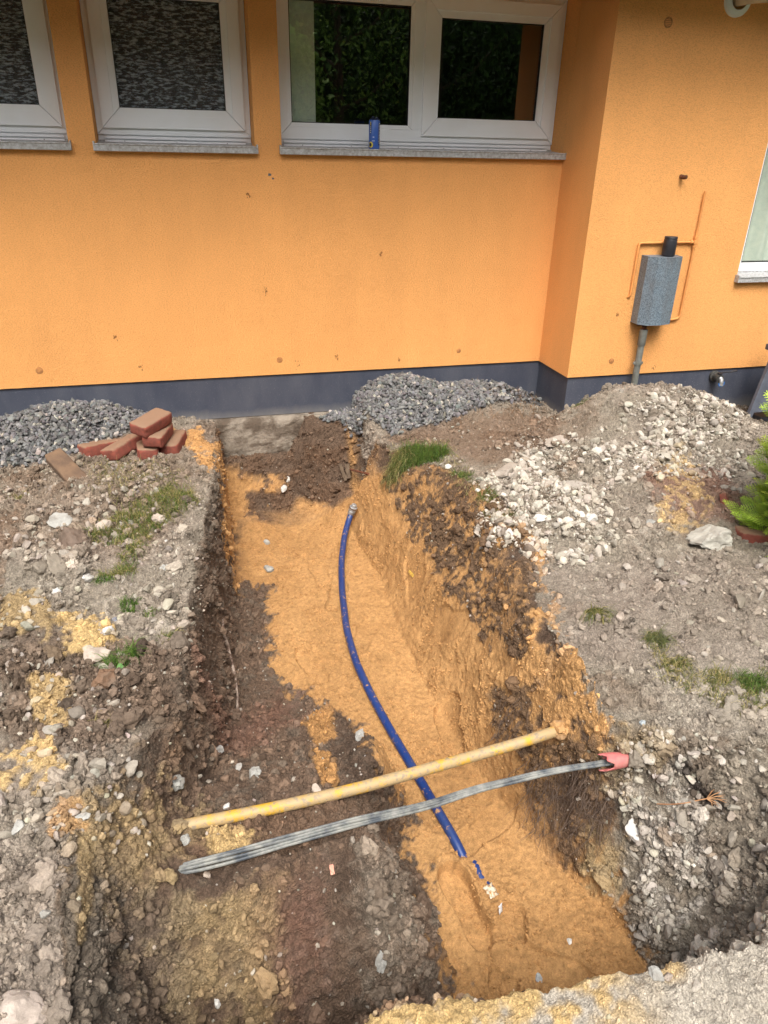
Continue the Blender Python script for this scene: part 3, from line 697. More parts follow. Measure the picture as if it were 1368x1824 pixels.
stone(1023, 865, 62, 20, lin(176, 166, 154, K), 'thin grey slab above the lowest white rubble', flat=.4, rot=-.1)
stone(905, 953, 20, 20, SW, 'white cube-like stone at the lip of the sandy bank')
stone(991, 866, 24, 22, SW*.9, 'pale flat chunk in the middle of the white rubble', flat=.6)
stone(960, 924, 28, 16, SW, 'bright white chunk low in the rubble spill')
stone(1055, 926, 22, 18, SW, 'white chunk at the right foot of the rubble spill')
stone(796, 833, 14, 12, SW, 'white pebble beside the grass tuft on the right lip')
stone(1160, 931, 18, 12, SG*.8, 'small dark grey stone on bare soil right of the rubble', flat=.6)
stone(1122, 950, 16, 9, SP, 'small pale flat stone on bare soil right of the rubble')
stone(1316, 1072, 22, 34, C_GREY*.85, 'upright greyish stone set in the smooth slope on the right', flat=.6)
stone(1105, 1098, 18, 16, SP, 'pinkish stone right of the dry grass tuft')
stone(1144, 1288, 12, 12, lin(176, 184, 186, K), 'small square bluish stone above the red sleeve')
stone(390, 1332, 18, 14, SW, 'white stone on the dark heap below the brown strip')
stone(425, 1368, 12, 16, SW, 'small bright quartz stone on the dark heap')
stone(455, 1380, 24, 22, SG*.9, 'rounded grey stone in the middle of the dark heap', shape='clod')
stone(313, 1393, 30, 24, SG*.85, 'grey stone at the left edge of the dark heap', shape='clod')
stone(405, 1438, 14, 12, SW, 'small white stone just above the yellow pipe')
stone(562, 1408, 22, 16, SP, 'pale stone touching the upper side of the yellow pipe')
stone(330, 1498, 20, 20, SG*.9, 'grey stone between the yellow pipe and the cables', shape='clod')
stone(368, 1562, 16, 14, SP, 'pale stone just under the left end of the cables')
stone(642, 1313, 18, 30, SG*.9, 'mottled grey stone at the right edge of the dark heap', shape='clod')
stone(505, 869, 11, 14, SW, 'lower of two white pebbles in the back wall of the trench', shape='clod')
stone(512, 853, 9, 10, SW*.95, 'upper of two white pebbles in the back wall of the trench', shape='clod')
stone(475, 968, 14, 9, SG, 'small grey stone lying on the sand near the back of the trench')
stone(478, 1016, 20, 14, SG*.85, 'flat bluish grey stone on the sand beside dark soil')
stone(1126, 1478, 28, 34, SW, 'largest white block in the right wall of the pit', flat=.8)
stone(1216, 1530, 20, 18, SW, 'white block low in the streak of the right pit wall')
stone(1168, 1738, 24, 20, SG*.9, 'left of two grey stones at the foot of the right pit wall')
stone(1192, 1744, 18, 14, SP, 'right of two grey stones at the foot of the right pit wall')
stone(1300, 1452, 18, 16, SP, 'pale stone below the black streak in the right pit wall')
stone(960, 1745, 14, 18, lin(200, 206, 206, K), 'translucent pale pebble in the sand near the near edge', shape='clod')
stone(1014, 1677, 9, 10, SW, 'tiny white pebble in the sand right of the boot prints')
stone(678, 1712, 22, 30, SG*.8, 'rounded grey stone stuck in the dark berm', shape='clod', sink=.4)
stone(388, 1785, 14, 16, SW, 'small whitish stone low on the berm')
stone(82, 1628, 22, 14, SG*.95, 'grey flat stone in the smooth pinkish ground on the left')
stone(88, 1718, 16, 22, SG*.85, 'rounded grey stone in the smooth ground, lower left')
stone(150, 1455, 40, 16, SG, 'long grey splinter of stone on the left bank', flat=.5, rot=.6)
stone(36, 1477, 30, 22, SG, 'blocky grey stone at the left picture edge below yellow sand')
stone(316, 1478, 34, 24, C_OLIVE, 'crumbly ochre clod sitting on the left end of the yellow pipe', shape='clod', sink=.15, name='clod')
stone(298, 1562, 40, 22, C_OLIVE*.85, 'ochre clod covering the left end of the cables', shape='clod', sink=.15, name='clod')
stone(1004, 1298, 36, 30, C_SAND, 'lump of orange sand covering the right end of the yellow pipe', shape='clod', sink=.1, name='clod')
stone(1134, 1352, 30, 34, C_GREY, 'dusty clod behind the red plastic sleeve', shape='clod', sink=.2, name='clod')
stone(28, 1815, 120, 70, lin(206, 190, 176, K), 'large smooth pinkish boulder in the bottom left corner', flat=.5, sub=4, name='boulder', sink=.35)

# ------------------------------------------------------------------ the house
WY, PY = 4.44, 4.03                    # main wall plane and projecting wall plane
XC = 2.30                              # the return wall
def stucco(name, c):
    mt, nt, b = new_mat(name); b.inputs['Roughness'].default_value = .9; b.inputs['Specular IOR Level'].default_value = .2
    big = noise_node(nt, 1.3, 4, .6); r = ramp(nt, big.outputs[0], [(.25, .93), (.75, 1.05)])
    str_ = noise_node(nt, 2.0, 5, .6, (3, 3, .7)); r3 = ramp(nt, str_.outputs[0], [(.3, .955), (.65, 1.02)])
    fine = noise_node(nt, 190, 3, .6, (.62, .62, 1.5)); r2 = ramp(nt, fine.outputs[0], [(.36, .83), (.54, 1.04)])
    col = mixc(nt, 1.0, mixc(nt, 1.0, c, r.outputs[0], 'MULTIPLY'), r2.outputs[0], 'MULTIPLY'); col = mixc(nt, 1.0, col, r3.outputs[0], 'MULTIPLY')
    st = noise_node(nt, 14, 6, .7, (1.6, 1.6, .8)); rs = ramp(nt, st.outputs[0], [(.70, 0.0), (.76, .55)])
    col = mixc(nt, rs.outputs[0], col, lin(120, 84, 52)); nt.links.new(col, b.inputs['Base Color'])
    mid = noise_node(nt, 130, 3, .6, (.6, .6, 1.3))
    k = bump(nt, b, fine.outputs[0], 1.0, .006); bump(nt, b, mid.outputs[0], .5, .003, k); return mt
M_OR = stucco('orange_render', lin(247, 178, 108, .94))
mt, nt, b = new_mat('dark_plinth_paint'); M_PL = mt
b.inputs['Roughness'].default_value = .75
n1_ = noise_node(nt, 5, 6, .65, (1, 1, .4)); r1_ = ramp(nt, n1_.outputs[0], [(.35, 0.0), (.75, 1.0)])
c_ = mixc(nt, r1_.outputs[0], lin(60, 65, 80, .9), lin(84, 87, 97, .9))
sp_ = noise_node(nt, 260, 2, .5); rs_ = ramp(nt, sp_.outputs[0], [(.68, 0.0), (.74, .7)]); c_ = mixc(nt, rs_.outputs[0], c_, lin(160, 160, 160))
tc_ = nt.nodes.new('ShaderNodeTexCoord'); sx_ = nt.nodes.new('ShaderNodeSeparateXYZ'); nt.links.new(tc_.outputs['Object'], sx_.inputs[0])
ad_ = nt.nodes.new('ShaderNodeMath'); ad_.operation = 'MULTIPLY_ADD'; nt.links.new(n1_.outputs[0], ad_.inputs[0]); ad_.inputs[1].default_value = .16; nt.links.new(sx_.outputs[2], ad_.inputs[2])
rz_ = ramp(nt, ad_.outputs[0], [(.09, .8), (.17, 0.0)]); c_ = mixc(nt, rz_.outputs[0], c_, lin(132, 128, 124, .9))
nt.links.new(c_, b.inputs['Base Color']); nb_ = noise_node(nt, 150, 4, .6); bump(nt, b, nb_.outputs[0], .5, .002)
M_CONC = plain('old_concrete', lin(166, 154, 138, .75), lin(104, 90, 76, .75), rough=.95, scale=9, bs=1.0, bd=.012, bscale=45, lo=.40, hi=.6)
M_PVC = plain('white_window_plastic', lin(250, 252, 255, .93), lin(244, 245, 245, .93), rough=.35, scale=6, lo=.3, hi=.8)
M_ZINC = plain('weathered_zinc', lin(196, 198, 200, .9), lin(150, 148, 144, .9), rough=.55, metal=.1, scale=70, bs=.2, bd=.0005)
M_GALV = None
M_RUB = plain('black_gasket', lin(20, 20, 22), rough=.5)
M_ROOM = plain('room_plaster', lin(92, 92, 84), rough=.9)
M_WOOD = plain('brown_soffit_board', lin(112, 72, 48), lin(84, 54, 38), rough=.7, scale=4, stretch=(1, 12, 12))
M_CURT = plain('pale_curtain', lin(236, 240, 228, .95), lin(222, 230, 220, .95), rough=.9, scale=30)
M_TILE = plain('roof_tile', lin(120, 70, 52), lin(90, 56, 44), rough=.8, scale=8)
def glass_mat(name, tint, refl=1.0, frosted=False):
    mt, nt, b = new_mat(name); out = [n for n in nt.nodes if n.type == 'OUTPUT_MATERIAL'][0]
    if frosted:
        b.inputs['Base Color'].default_value = (*lin(50, 52, 54), 1); b.inputs['Roughness'].default_value = .14; b.inputs['Specular IOR Level'].default_value = .9
        a_ = noise_node(nt, 52, 4, .7, (.55, .55, 1.8)); c2_ = noise_node(nt, 70, 3, .65, (1.8, 1.8, .5))
        h_ = nt.nodes.new('ShaderNodeMath'); h_.operation = 'MAXIMUM'; nt.links.new(a_.outputs[0], h_.inputs[0]); nt.links.new(c2_.outputs[0], h_.inputs[1])
        rr_ = ramp(nt, a_.outputs[0], [(.48, 0.0), (.60, 1.0)])
        nt.links.new(mixc(nt, rr_.outputs[0], lin(20, 23, 26), lin(150, 160, 166)), b.inputs['Base Color'])  # pale flecks of mirrored sky painted into the glass colour
        bump(nt, b, h_.outputs[0], 1.0, .014); return mt
    g_ = nt.nodes.new('ShaderNodeBsdfGlossy'); g_.inputs['Roughness'].default_value = 0.0
    t_ = nt.nodes.new('ShaderNodeBsdfTransparent'); t_.inputs[0].default_value = (*tint, 1)
    fr_ = nt.nodes.new('ShaderNodeLayerWeight'); fr_.inputs[0].default_value = .5; fr = nt.nodes.new('ShaderNodeMath'); fr.operation = 'POWER'; fr.inputs[1].default_value = 4.0; nt.links.new(fr_.outputs['Facing'], fr.inputs[0])
    mu = nt.nodes.new('ShaderNodeMath'); mu.operation = 'MULTIPLY_ADD'; mu.inputs[1].default_value = .9*refl; mu.inputs[2].default_value = .20; mu.use_clamp = True
    nt.links.new(fr.outputs[0], mu.inputs[0]); mx = nt.nodes.new('ShaderNodeMixShader')
    nt.links.new(mu.outputs[0], mx.inputs[0]); nt.links.new(t_.outputs[0], mx.inputs[1]); nt.links.new(g_.outputs[0], mx.inputs[2]); nt.links.new(mx.outputs[0], out.inputs[0]); return mt
M_GLASS = glass_mat('window_glass', (.93, .97, .94)); M_FROST = glass_mat('textured_glass', (1, 1, 1), frosted=True)

house = tag(empty('house', (0, WY, 0)), 'orange rendered house with dark grey plinth, white windows and a projecting wing', 'house')
HO = (0, WY, 0)
def hpart(mb_, name, mat, smooth=False, parent=None, origin=HO):
    o = mb_.build(name, mat, None, smooth, origin=origin); p = parent or house; o.parent = p
    o.location = Vector(origin)-PO.get(p.name, Vector(HO)); PO[o.name] = Vector(origin); return o
PO = {'house': Vector(HO)}
def wall_xz(mb_, x0, x1, z0, z1, y, holes, depth):
    xs_ = sorted({x0, x1, *[h[0] for h in holes], *[h[1] for h in holes]}); zs_ = sorted({z0, z1, *[h[2] for h in holes], *[h[3] for h in holes]})
    for i in range(len(xs_)-1):
        for j in range(len(zs_)-1):
            cx_, cz_ = (xs_[i]+xs_[i+1])/2, (zs_[j]+zs_[j+1])/2
            if any(h[0] < cx_ < h[1] and h[2] < cz_ < h[3] for h in holes): continue
            mb_.add([(xs_[i], y, zs_[j]), (xs_[i+1], y, zs_[j]), (xs_[i+1], y, zs_[j+1]), (xs_[i], y, zs_[j+1])], [(0, 1, 2, 3)])
    for a, b_, c_, d_ in holes:
        mb_.add([(a, y, c_), (a, y+depth, c_), (a, y+depth, d_), (a, y, d_)], [(0, 1, 2, 3)])
        mb_.add([(b_, y, c_), (b_, y, d_), (b_, y+depth, d_), (b_, y+depth, c_)], [(0, 1, 2, 3)])
        mb_.add([(a, y, c_), (b_, y, c_), (b_, y+depth, c_), (a, y+depth, c_)], [(0, 1, 2, 3)])
        mb_.add([(a, y, d_), (a, y+depth, d_), (b_, y+depth, d_), (b_, y, d_)], [(0, 1, 2, 3)])
W1 = (-1.30, -.495, 1.545, 2.36); W2 = (-.362, .452, 1.545, 2.36); W3 = (.597, XC-.002, 1.545, 2.36)
W4 = (3.395, 4.75, .865, 2.10)
mb = MB(); wall_xz(mb, -5, XC, .300, 3.0, WY, [W1, W2, W3], .21)
hpart(mb, 'wall', M_OR)
mb = MB(); wall_xz(mb, XC, 7.5, .300, 3.0, PY, [W4], .13)
mb.add([(XC, PY, .3), (XC, PY, 3.0), (XC, WY+.21, 3.0), (XC, WY+.21, .3)], [(0, 1, 2, 3)])
mb.add([(XC+.012, PY, .3), (7.5, PY, .3), (7.5, PY+.02, .3), (XC+.012, PY+.02, .3)], [(0, 1, 2, 3)])
hpart(mb, 'wing_wall', M_OR)
mb = MB(); mb.box((-5, WY+.012, .035), (XC+.012, WY+.3, .298)); mb.box((XC+.012, PY+.012, -.8), (7.5, PY+.70, .298))
hpart(mb, 'plinth', M_PL)
mb = MB()
nx_, nz_ = 160, 40; fx_ = np.linspace(-5, XC+.01, nx_); fz_ = np.linspace(-.85, .033, nz_)
gxx, gzz = np.meshgrid(fx_, fz_); Pf = np.stack([gxx, np.zeros_like(gxx), gzz], -1)
yy_ = WY-.045+.022*fbm(Pf, 6, 5, 81, .65)+.03*sstep(0.0, .05, gzz); Vf = np.stack([gxx, yy_, gzz], -1).reshape(-1, 3)
mb.add(Vf, [(j*nx_+i, j*nx_+i+1, (j+1)*nx_+i+1, (j+1)*nx_+i) for j in range(nz_-1) for i in range(nx_-1)])
mb.box((-5, WY-.02, -.85), (XC+.01, WY+.3, .031)); hpart(mb, 'foundation', M_CONC)
mb = MB()   # eaves
mb.box((-5, PY-.34, 2.43), (7.5, PY+.8, 2.46)); mb.box((-5, PY-.38, 2.40), (7.5, PY-.345, 2.62)); hpart(mb, 'soffit', M_WOOD)
mb = MB(); mb.add([(-5.2, PY-.62, 2.60), (7.7, PY-.62, 2.60), (7.7, 9, 5.2), (-5.2, 9, 5.2), (-5.2, PY-.62, 2.66), (7.7, PY-.62, 2.66), (7.7, 9, 5.27), (-5.2, 9, 5.27)],
    [(0, 3, 2, 1), (4, 5, 6, 7), (0, 1, 5, 4), (1, 2, 6, 5), (2, 3, 7, 6), (3, 0, 4, 7)]); hpart(mb, 'roof', M_TILE)
mb = MB()   # rooms behind the panes
for a, b_ in ((-2.0, .52), (.54, 2.9)):
    mb.add([(a, 4.74, .6), (b_, 4.74, .6), (b_, 7.6, .6), (a, 7.6, .6), (a, 4.74, 2.9), (b_, 4.74, 2.9), (b_, 7.6, 2.9), (a, 7.6, 2.9)], [(0, 1, 2, 3), (4, 7, 6, 5), (1, 5, 6, 2), (2, 6, 7, 3), (3, 7, 4, 0)])
mb.add([(3.2, 4.36, .4), (5.2, 4.36, .4), (5.2, 6.6, .4), (3.2, 6.6, .4), (3.2, 4.36, 2.7), (5.2, 4.36, 2.7), (5.2, 6.6, 2.7), (3.2, 6.6, 2.7)], [(0, 1, 2, 3), (4, 7, 6, 5), (1, 5, 6, 2), (2, 6, 7, 3), (3, 7, 4, 0)])
hpart(mb, 'room_wall', M_ROOM)
def ringbox(mb_, x0, x1, z0, z1, w_, y0, y1, bev=.003):
    """mitred frame: four trapezoid bars"""
    o_ = [(x0, z0), (x1, z0), (x1, z1), (x0, z1)]; i_ = [(x0+w_, z0+w_), (x1-w_, z0+w_), (x1-w_, z1-w_), (x0+w_, z1-w_)]
    g = .0008; e = bev
    for k in range(4):
        a, b_, c_, d_ = o_[k], o_[(k+1) % 4], i_[(k+1) % 4], i_[k]
        cx_ = (a[0]+b_[0]+c_[0]+d_[0])/4; cz_ = (a[1]+b_[1]+c_[1]+d_[1])/4
        def sh(p, q): 
            L_ = math.hypot(p[0]-cx_, p[1]-cz_); return (p[0]+(cx_-p[0])*q/L_, p[1]+(cz_-p[1])*q/L_)
        A = [sh(p, g) for p in (a, b_, c_, d_)]; B = [sh(p, g+e) for p in (a, b_, c_, d_)]
        V = [(p[0], y1, p[1]) for p in A]+[(p[0], y0+e, p[1]) for p in A]+[(p[0], y0, p[1]) for p in B]
        F_ = [(8, 9, 10, 11)]+[(s_+j, s_+(j+1) % 4, s_+4+(j+1) % 4, s_+4+j) for s_ in (0, 4) for j in range(4)]
        mb_.add(V, F_)
def sill(name, xa, xb, yb, z, parent, over=.035, yfront=None, xo=.010, caps=True):
    yf = yfront; m_ = MB(); t = .0025
    prof = [(yb, z+.020), (yb, z+.012), (yf, z), (yf, z-.030), (yf+.006, z-.032), (yf+.006, z-.004), (yb+.004, z+.008), (yb+.004, z+.020)]
    n = len(prof); V = [(xx_, p[0], p[1]) for xx_ in (xa-xo, xb+xo) for p in prof]
    m_.add(V, [(i, (i+1) % n, n+(i+1) % n, n+i) for i in range(n)]+[tuple(range(n))[::-1], tuple(range(n, 2*n))])
    if caps:
        for xx_ in (xa-xo, xb+xo): m_.box((xx_-.0035, yf-.002, z-.030), (xx_+.0035, yb, z+.014))
    m_.tube([(xa-xo, yf-.001, z+.001), (xb+xo, yf-.001, z+.001)], .0035, 8)
    k_ = max(2, int((xb-xa)/.25))
    for i in range(k_):
        xs2 = xa+(i+.5)*(xb-xa)/k_; m_.tube([(xs2, yb-.002, z+.0155), (xs2, yb-.006, z+.0155)], .0032, 8)
    return hpart(m_, name, M_ZINC, parent=parent)
def strips(m_, x0, x1, z, y, n=2):
    for i in range(n): m_.box((x0, y-.006-.006*i, z+.004+.020*(1-i)), (x1, y+.02, z+.018+.020*(1-i)), .0015)
def window(x0, x1, z0, z1, yf, panes, glass, lab, sill_y, sill_z):
    """panes: list of (xa, xb, has_sash)"""
    o = None
    m_ = MB(); fw_ = .062
    ringbox(m_, x0+.002, x1-.002, z0+.068, z1, fw_, yf, yf+.07); m_.box((x0+.002, yf+.012, z0+.002), (x1-.002, yf+.07, z0+.0675), .001)
    strips(m_, x0+.035, x1-.035, z0+.024, yf+.004)
    win = hpart(m_, 'window', M_PVC); win['label'] = lab
    if len(panes) > 1:
        for (a, b_, s_), (a2, b2, s2) in zip(panes[:-1], panes[1:]):
            m2 = MB(); m2.box((b_-.001, yf+.0005, z0+.068+fw_), (a2+.001, yf+.07, z1-fw_), .003); hpart(m2, 'mullion', M_PVC, parent=win)
    for a, b_, has in panes:
        gx0, gx1, gz0, gz1 = a, b_, z0+.068+fw_, z1-fw_
        if has:
            m2 = MB(); e_ = .030
            ringbox(m2, gx0-e_, gx1+e_, gz0-e_, gz1+e_, .062, yf-.016, yf+.045); ringbox(m2, gx0-e_+.062, gx1+e_-.062, gz0-e_+.062, gz1+e_-.062, .034, yf-.006, yf+.045, .004)
            hpart(m2, 'sash', M_PVC, parent=win); q = .066
            gx0, gx1, gz0, gz1 = gx0+q-.001, gx1-q+.001, gz0+q-.001, gz1-q+.001
        else:
            m2 = MB(); ringbox(m2, gx0+.0005, gx1-.0005, gz0+.0005, gz1-.0005, .021, yf+.004, yf+.045, .003); hpart(m2, 'glazing_bead', M_PVC, parent=win); gx0 += .021; gx1 -= .021; gz0 += .021; gz1 -= .021
        m3 = MB(); ringbox(m3, gx0-.0, gx1+.0, gz0-.0, gz1+.0, .005, yf+.006, yf+.045, .001); hpart(m3, 'gasket', M_RUB, parent=win)
        m2 = MB(); m2.add([(gx0-.002, yf+.016, gz0-.002), (gx1+.002, yf+.016, gz0-.002), (gx1+.002, yf+.016, gz1+.002), (gx0-.002, yf+.016, gz1+.002)], [(0, 1, 2, 3)])
        hpart(m2, 'pane', glass, parent=win)
    sill('sill', x0, x1, yf-.002, sill_z, win, yfront=sill_y)
    return win
YF = WY+.165
wa = window(*W1, YF, [(W1[0]+.064, W1[1]-.064, True)], M_FROST, 'leftmost window with textured glass', WY-.035, 1.567)
wb = window(*W2, YF, [(W2[0]+.064, W2[1]-.064, True)], M_FROST, 'narrow window with textured glass between two orange piers', WY-.035, 1.567)
wc = window(*W3, YF, [(W3[0]+.064, 1.385, False), (1.475, W3[1]-.064, True)], M_GLASS, 'wide clear window with a blue can on its sill', WY-.035, 1.567)
wd_ = window(W4[0], W4[1], .815, W4[3], PY+.09, [(W4[0]+.064, W4[1]-.064, False)], M_GLASS, 'clear window with pale curtains in the wing wall', PY-.035, .895)
mb = MB(); mb.box((W3[0]+.02, WY+.24, 1.5), (W3[0]+.235, WY+.25, 2.4), .002); hpart(mb, 'blind', M_CURT, parent=wc)
mb = MB(); cxs = np.linspace(W4[0]-.02, W4[1]+.05, 140); zz2 = (.8, 2.3)
Vc = [(xx_, PY+.165+.016*math.sin(xx_*46)+.008*math.sin(xx_*23+1), z_) for z_ in zz2 for xx_ in cxs]
mb.add(Vc, [(i, i+1, 140+i+1, 140+i) for i in range(139)]); hpart(mb, 'curtain', M_CURT, smooth=True, parent=wd_)
# plugs, vent and small marks on the render
M_PLUG = plain('weathered_plug', lin(214, 150, 88, .8), lin(172, 116, 70, .8), rough=.9, scale=60)
def disc(mb_, c_, r, t, y_, n=20):
    mb_.tube([(c_[0], y_, c_[2]), (c_[0], y_-t, c_[2])], r, n)
for (u_, v_), yq, r_ in (((70, 660), WY, .020), ((498, 641), WY, .018), ((817, 625), WY, .014), ((1089, 643), PY, .018)):
    p_ = uy(u_, v_, yq); mb = MB(); mb.tube([(p_[0], yq+.002, p_[2]), (p_[0], yq-.0015, p_[2]), (p_[0], yq-.0025, p_[2])], [r_, r_, r_*.9], 20); mb.tube([(p_[0], yq-.001, p_[2]), (p_[0], yq-.0045, p_[2])], r_*.45, 10); hpart(mb, 'anchor_plug', M_PLUG)
p_ = uy(1190, 40, PY); mb = MB()
th_ = np.linspace(0, 2*math.pi, 25)
mb.tube([(p_[0]+.022*math.cos(t), PY-.002, p_[2]+.022*math.sin(t)) for t in th_], .0035, 8, caps=False)
for k in range(5): 
    zz_ = -.015+.0075*k; hw_ = math.sqrt(.019**2-zz_**2); mb.box((p_[0]-hw_, PY-.003, p_[2]+zz_-.0013), (p_[0]+hw_, PY+.001, p_[2]+zz_+.0013))
vent = hpart(mb, 'air_vent', M_PLUG)
p_ = uy(1213, 314, PY); mb = MB(); mb.tube([(p_[0], PY+.01, p_[2]), (p_[0], PY-.03, p_[2]-.004), (p_[0]+.006, PY-.045, p_[2]-.002)], [.012, .012, .011], 12, caps=False); mb.tube([(p_[0], PY, p_[2]), (p_[0]+.004, PY-.040, p_[2]-.003)], .010, 12)
hpart(mb, 'pipe_stub', plain('rusty_stub', lin(116, 70, 44), lin(60, 38, 28), rough=.8, scale=90), smooth=True)
M_MARK = plain('grey_paint_chip', lin(90, 96, 100), rough=.9)
for (u_, v_, r_) in ((480, 311, .009), (486, 318, .006)):
    p_ = uy(u_, v_, WY); mb = MB(); th2 = np.linspace(0, 2*math.pi, 9)[:-1]
    mb.add([(p_[0]+r_*(1+.35*math.sin(3*t+u_))*math.cos(t), WY-.0015, p_[2]+r_*(1+.3*math.cos(2*t))*math.sin(t)) for t in th2], [tuple(range(8))[::-1]]); hpart(mb, 'paint_chip', M_MARK)
M_SMEAR = plain('dried_mud', lin(140, 92, 50, .8), lin(176, 118, 62, .8), rough=.95, scale=200)
for (u_, v_, n_m, h_m) in ((441, 348, 5, .012), (472, 518, 4, .030), (600, 638, 4, .020), (711, 640, 3, .026), (678, 452, 5, .014), (530, 650, 3, .02), (205, 600, 5, .012), (250, 655, 4, .015), (1100, 560, 5, .008), (1165, 655, 3, .015)):
    yq = WY if u_ < 960 else PY; mb = MB(); p_ = uy(u_, v_, yq)
    for i in range(n_m*2):
        cx_, cz_ = p_[0]+RNG.normal(0, .006), p_[2]+RNG.normal(0, h_m*.6); r_ = RNG.uniform(.0015, .0038); th2 = np.linspace(0, 2*math.pi, 8)[:-1]; ph_ = RNG.uniform(0, 6)
        mb.add([(cx_+r_*(1+.5*math.sin(2*t+ph_))*math.cos(t), yq-.0012-.0001*i, cz_+1.7*r_*(1+.4*math.cos(3*t+ph_))*math.sin(t)) for t in th2], [tuple(range(7))[::-1]])
    hpart(mb, 'mud_splash', M_SMEAR)
print('house', time.time()-T0)

# ------------------------------------------------------------------ pipes and cables
M_BLUE = plain('blue_pipe_plastic', lin(28, 66, 150, .8), lin(44, 84, 160, .8), rough=.35, scale=25)
mt, nt, b = new_mat('dusty_blue_pipe'); M_BLUE = mt; b.inputs['Roughness'].default_value = .38
q1 = noise_node(nt, 45, 5, .7); q2 = ramp(nt, q1.outputs[0], [(.60, 0.0), (.64, .9)]); q3 = noise_node(nt, 12, 4, .6); q4 = ramp(nt, q3.outputs[0], [(.35, 0.0), (.8, .45)])
cc_ = mixc(nt, q4.outputs[0], lin(24, 60, 128, .75), lin(84, 98, 132, .7)); nt.links.new(mixc(nt, q2.outputs[0], cc_, C_SAND), b.inputs['Base Color'])
mt, nt, b = new_mat('dusty_yellow_pipe'); M_YPIPE = mt; b.inputs['Roughness'].default_value = .6
q1 = noise_node(nt, 16, 6, .7); q2 = ramp(nt, q1.outputs[0], [(.40, 0.0), (.50, 1.0)]); q3 = noise_node(nt, 60, 5, .7); q4 = ramp(nt, q3.outputs[0], [(.52, 0.0), (.60, .85)])
cc_ = mixc(nt, q2.outputs[0], lin(220, 172, 56, .80), lin(196, 168, 122, .76)); nt.links.new(mixc(nt, q4.outputs[0], cc_, lin(150, 136, 116, .85)), b.inputs['Base Color']); bump(nt, b, q3.outputs[0], .4, .001)
mt, nt, b = new_mat('dusty_grey_cable'); M_CAB = mt; b.inputs['Roughness'].default_value = .55
q1 = noise_node(nt, 14, 7, .7); q2 = ramp(nt, q1.outputs[0], [(.38, 0.0), (.60, 1.0)]); nt.links.new(mixc(nt, q2.outputs[0], lin(74, 80, 86, .8), lin(152, 152, 144, .8)), b.inputs['Base Color']); bump(nt, b, q1.outputs[0], .3, .001)
M_STEEL = plain('grey_coupling', lin(176, 178, 180), lin(128, 126, 120), rough=.4, metal=.3, scale=60)
M_SLEEVE = plain('faded_red_plastic', lin(206, 110, 108, .85), lin(190, 130, 120, .85), rough=.6, scale=50)

# water pipe lying on the sand
ctl = [(637, 884), (626, 912), (614, 950), (608, 1000), (609, 1050), (617, 1120), (634, 1180), (660, 1236), (692, 1295), (728, 1356), (765, 1418), (792, 1466), (812, 1497)]
pts = []
for u_, v_ in ctl:
    p_, n_n = see(u_, v_)
    pts.append((p_.x, p_.y, p_.z))
pts = np.array(pts); zz = pts[:, 2].copy()
for _ in range(2): zz[1:-1] = (zz[:-2]+2*zz[1:-1]+zz[2:])/4
pts = np.array([uz(u_, v_, z_+.017+(.03 if i == 0 else 0)) for i, ((u_, v_), z_) in enumerate(zip(ctl, zz))])
e_ = pts[-1]+(pts[-1]-pts[-2])/np.linalg.norm(pts[-1]-pts[-2])*.10; e_[2] -= .05; pts = np.vstack([pts, e_])
path = smooth_path(pts, 110)
bp = empty('water_pipe', tuple(path[0])); tag(bp, 'blue plastic water pipe curving along the sandy trench floor', 'pipe')
def part(mb_, name, mat, root, smooth=True, **k):
    o = mb_.build(name, mat, None, smooth, **k); o.parent = root
    o.location = Vector(o.location)-root.location if True else o.location; return o
mb = MB(); mb.tube(path[5:], .0175, 20); part(mb, 'tube', M_BLUE, bp)
dirv = (path[0]-path[6]); dirv /= np.linalg.norm(dirv); s0 = path[6]
mb = MB(); L_ = [0, .004, .006, .030, .032, .036, .038, .055, .058, .072, .075]; R_ = [.019, .0225, .0235, .0235, .021, .021, .0245, .0245, .0165, .0155, .012]
mb.tube([s0+dirv*(l-.01) for l in L_], R_, 24); part(mb, 'coupling', M_STEEL, bp, angle=30)
mb = MB(); mb.tube([s0+dirv*(.038), s0+dirv*.045], .0255, 24); part(mb, 'coupling_ring', plain('rusty_ring', lin(130, 96, 60), lin(90, 70, 50), rough=.7, metal=.4, scale=90), bp)
# two short bits of the same pipe still showing through the sand
for (a_, b_) in (((846, 1535), (858, 1562)), ((868, 1572), (876, 1582))):
    pa, pb = see(*a_)[0], see(*b_)[0]; mb = MB(); pa = np.array(pa)+[0, 0, -.0135]; pb = np.array(pb)+[0, 0, -.0135]
    mb.tube([pa+(pa-pb)*.3-[0, 0, .008], pa, pb, pb+(pb-pa)*.3-[0, 0, .008]], .0155, 16); part(mb, 'tube_end', M_BLUE, bp)

# gas pipe (dusty, scratched)
ctl = [(270, 1484), (316, 1473), (400, 1457), (480, 1441), (560, 1423), (650, 1401), (750, 1373), (850, 1345), (930, 1322), (1000, 1299), (1030, 1291)]
zc = [-.30, -.215, -.185, -.18, -.178, -.18, -.18, -.185, -.19, -.20, -.23]
zc[1] = see(*ctl[1])[0].z-.004; zc[0] = zc[1]-.05; zc[2] = max(zc[2], see(*ctl[2])[0].z-.002); zc[-2] = see(*ctl[-2])[0].z+.004; zc[-1] = zc[-2]-.05; zc[-3] = max(zc[-3], zc[-2]-.005)
pts = np.array([uz(u_, v_, z_) for (u_, v_), z_ in zip(ctl, zc)]); path = smooth_path(pts, 80)
path += 0.0
mb = MB(); mb.tube(path, .0185, 20); gp = mb.build('gas_pipe', M_YPIPE, None, True, origin=tuple(path[0])); tag(gp, 'dirty yellow gas pipe spanning the trench above the cables', 'pipe')
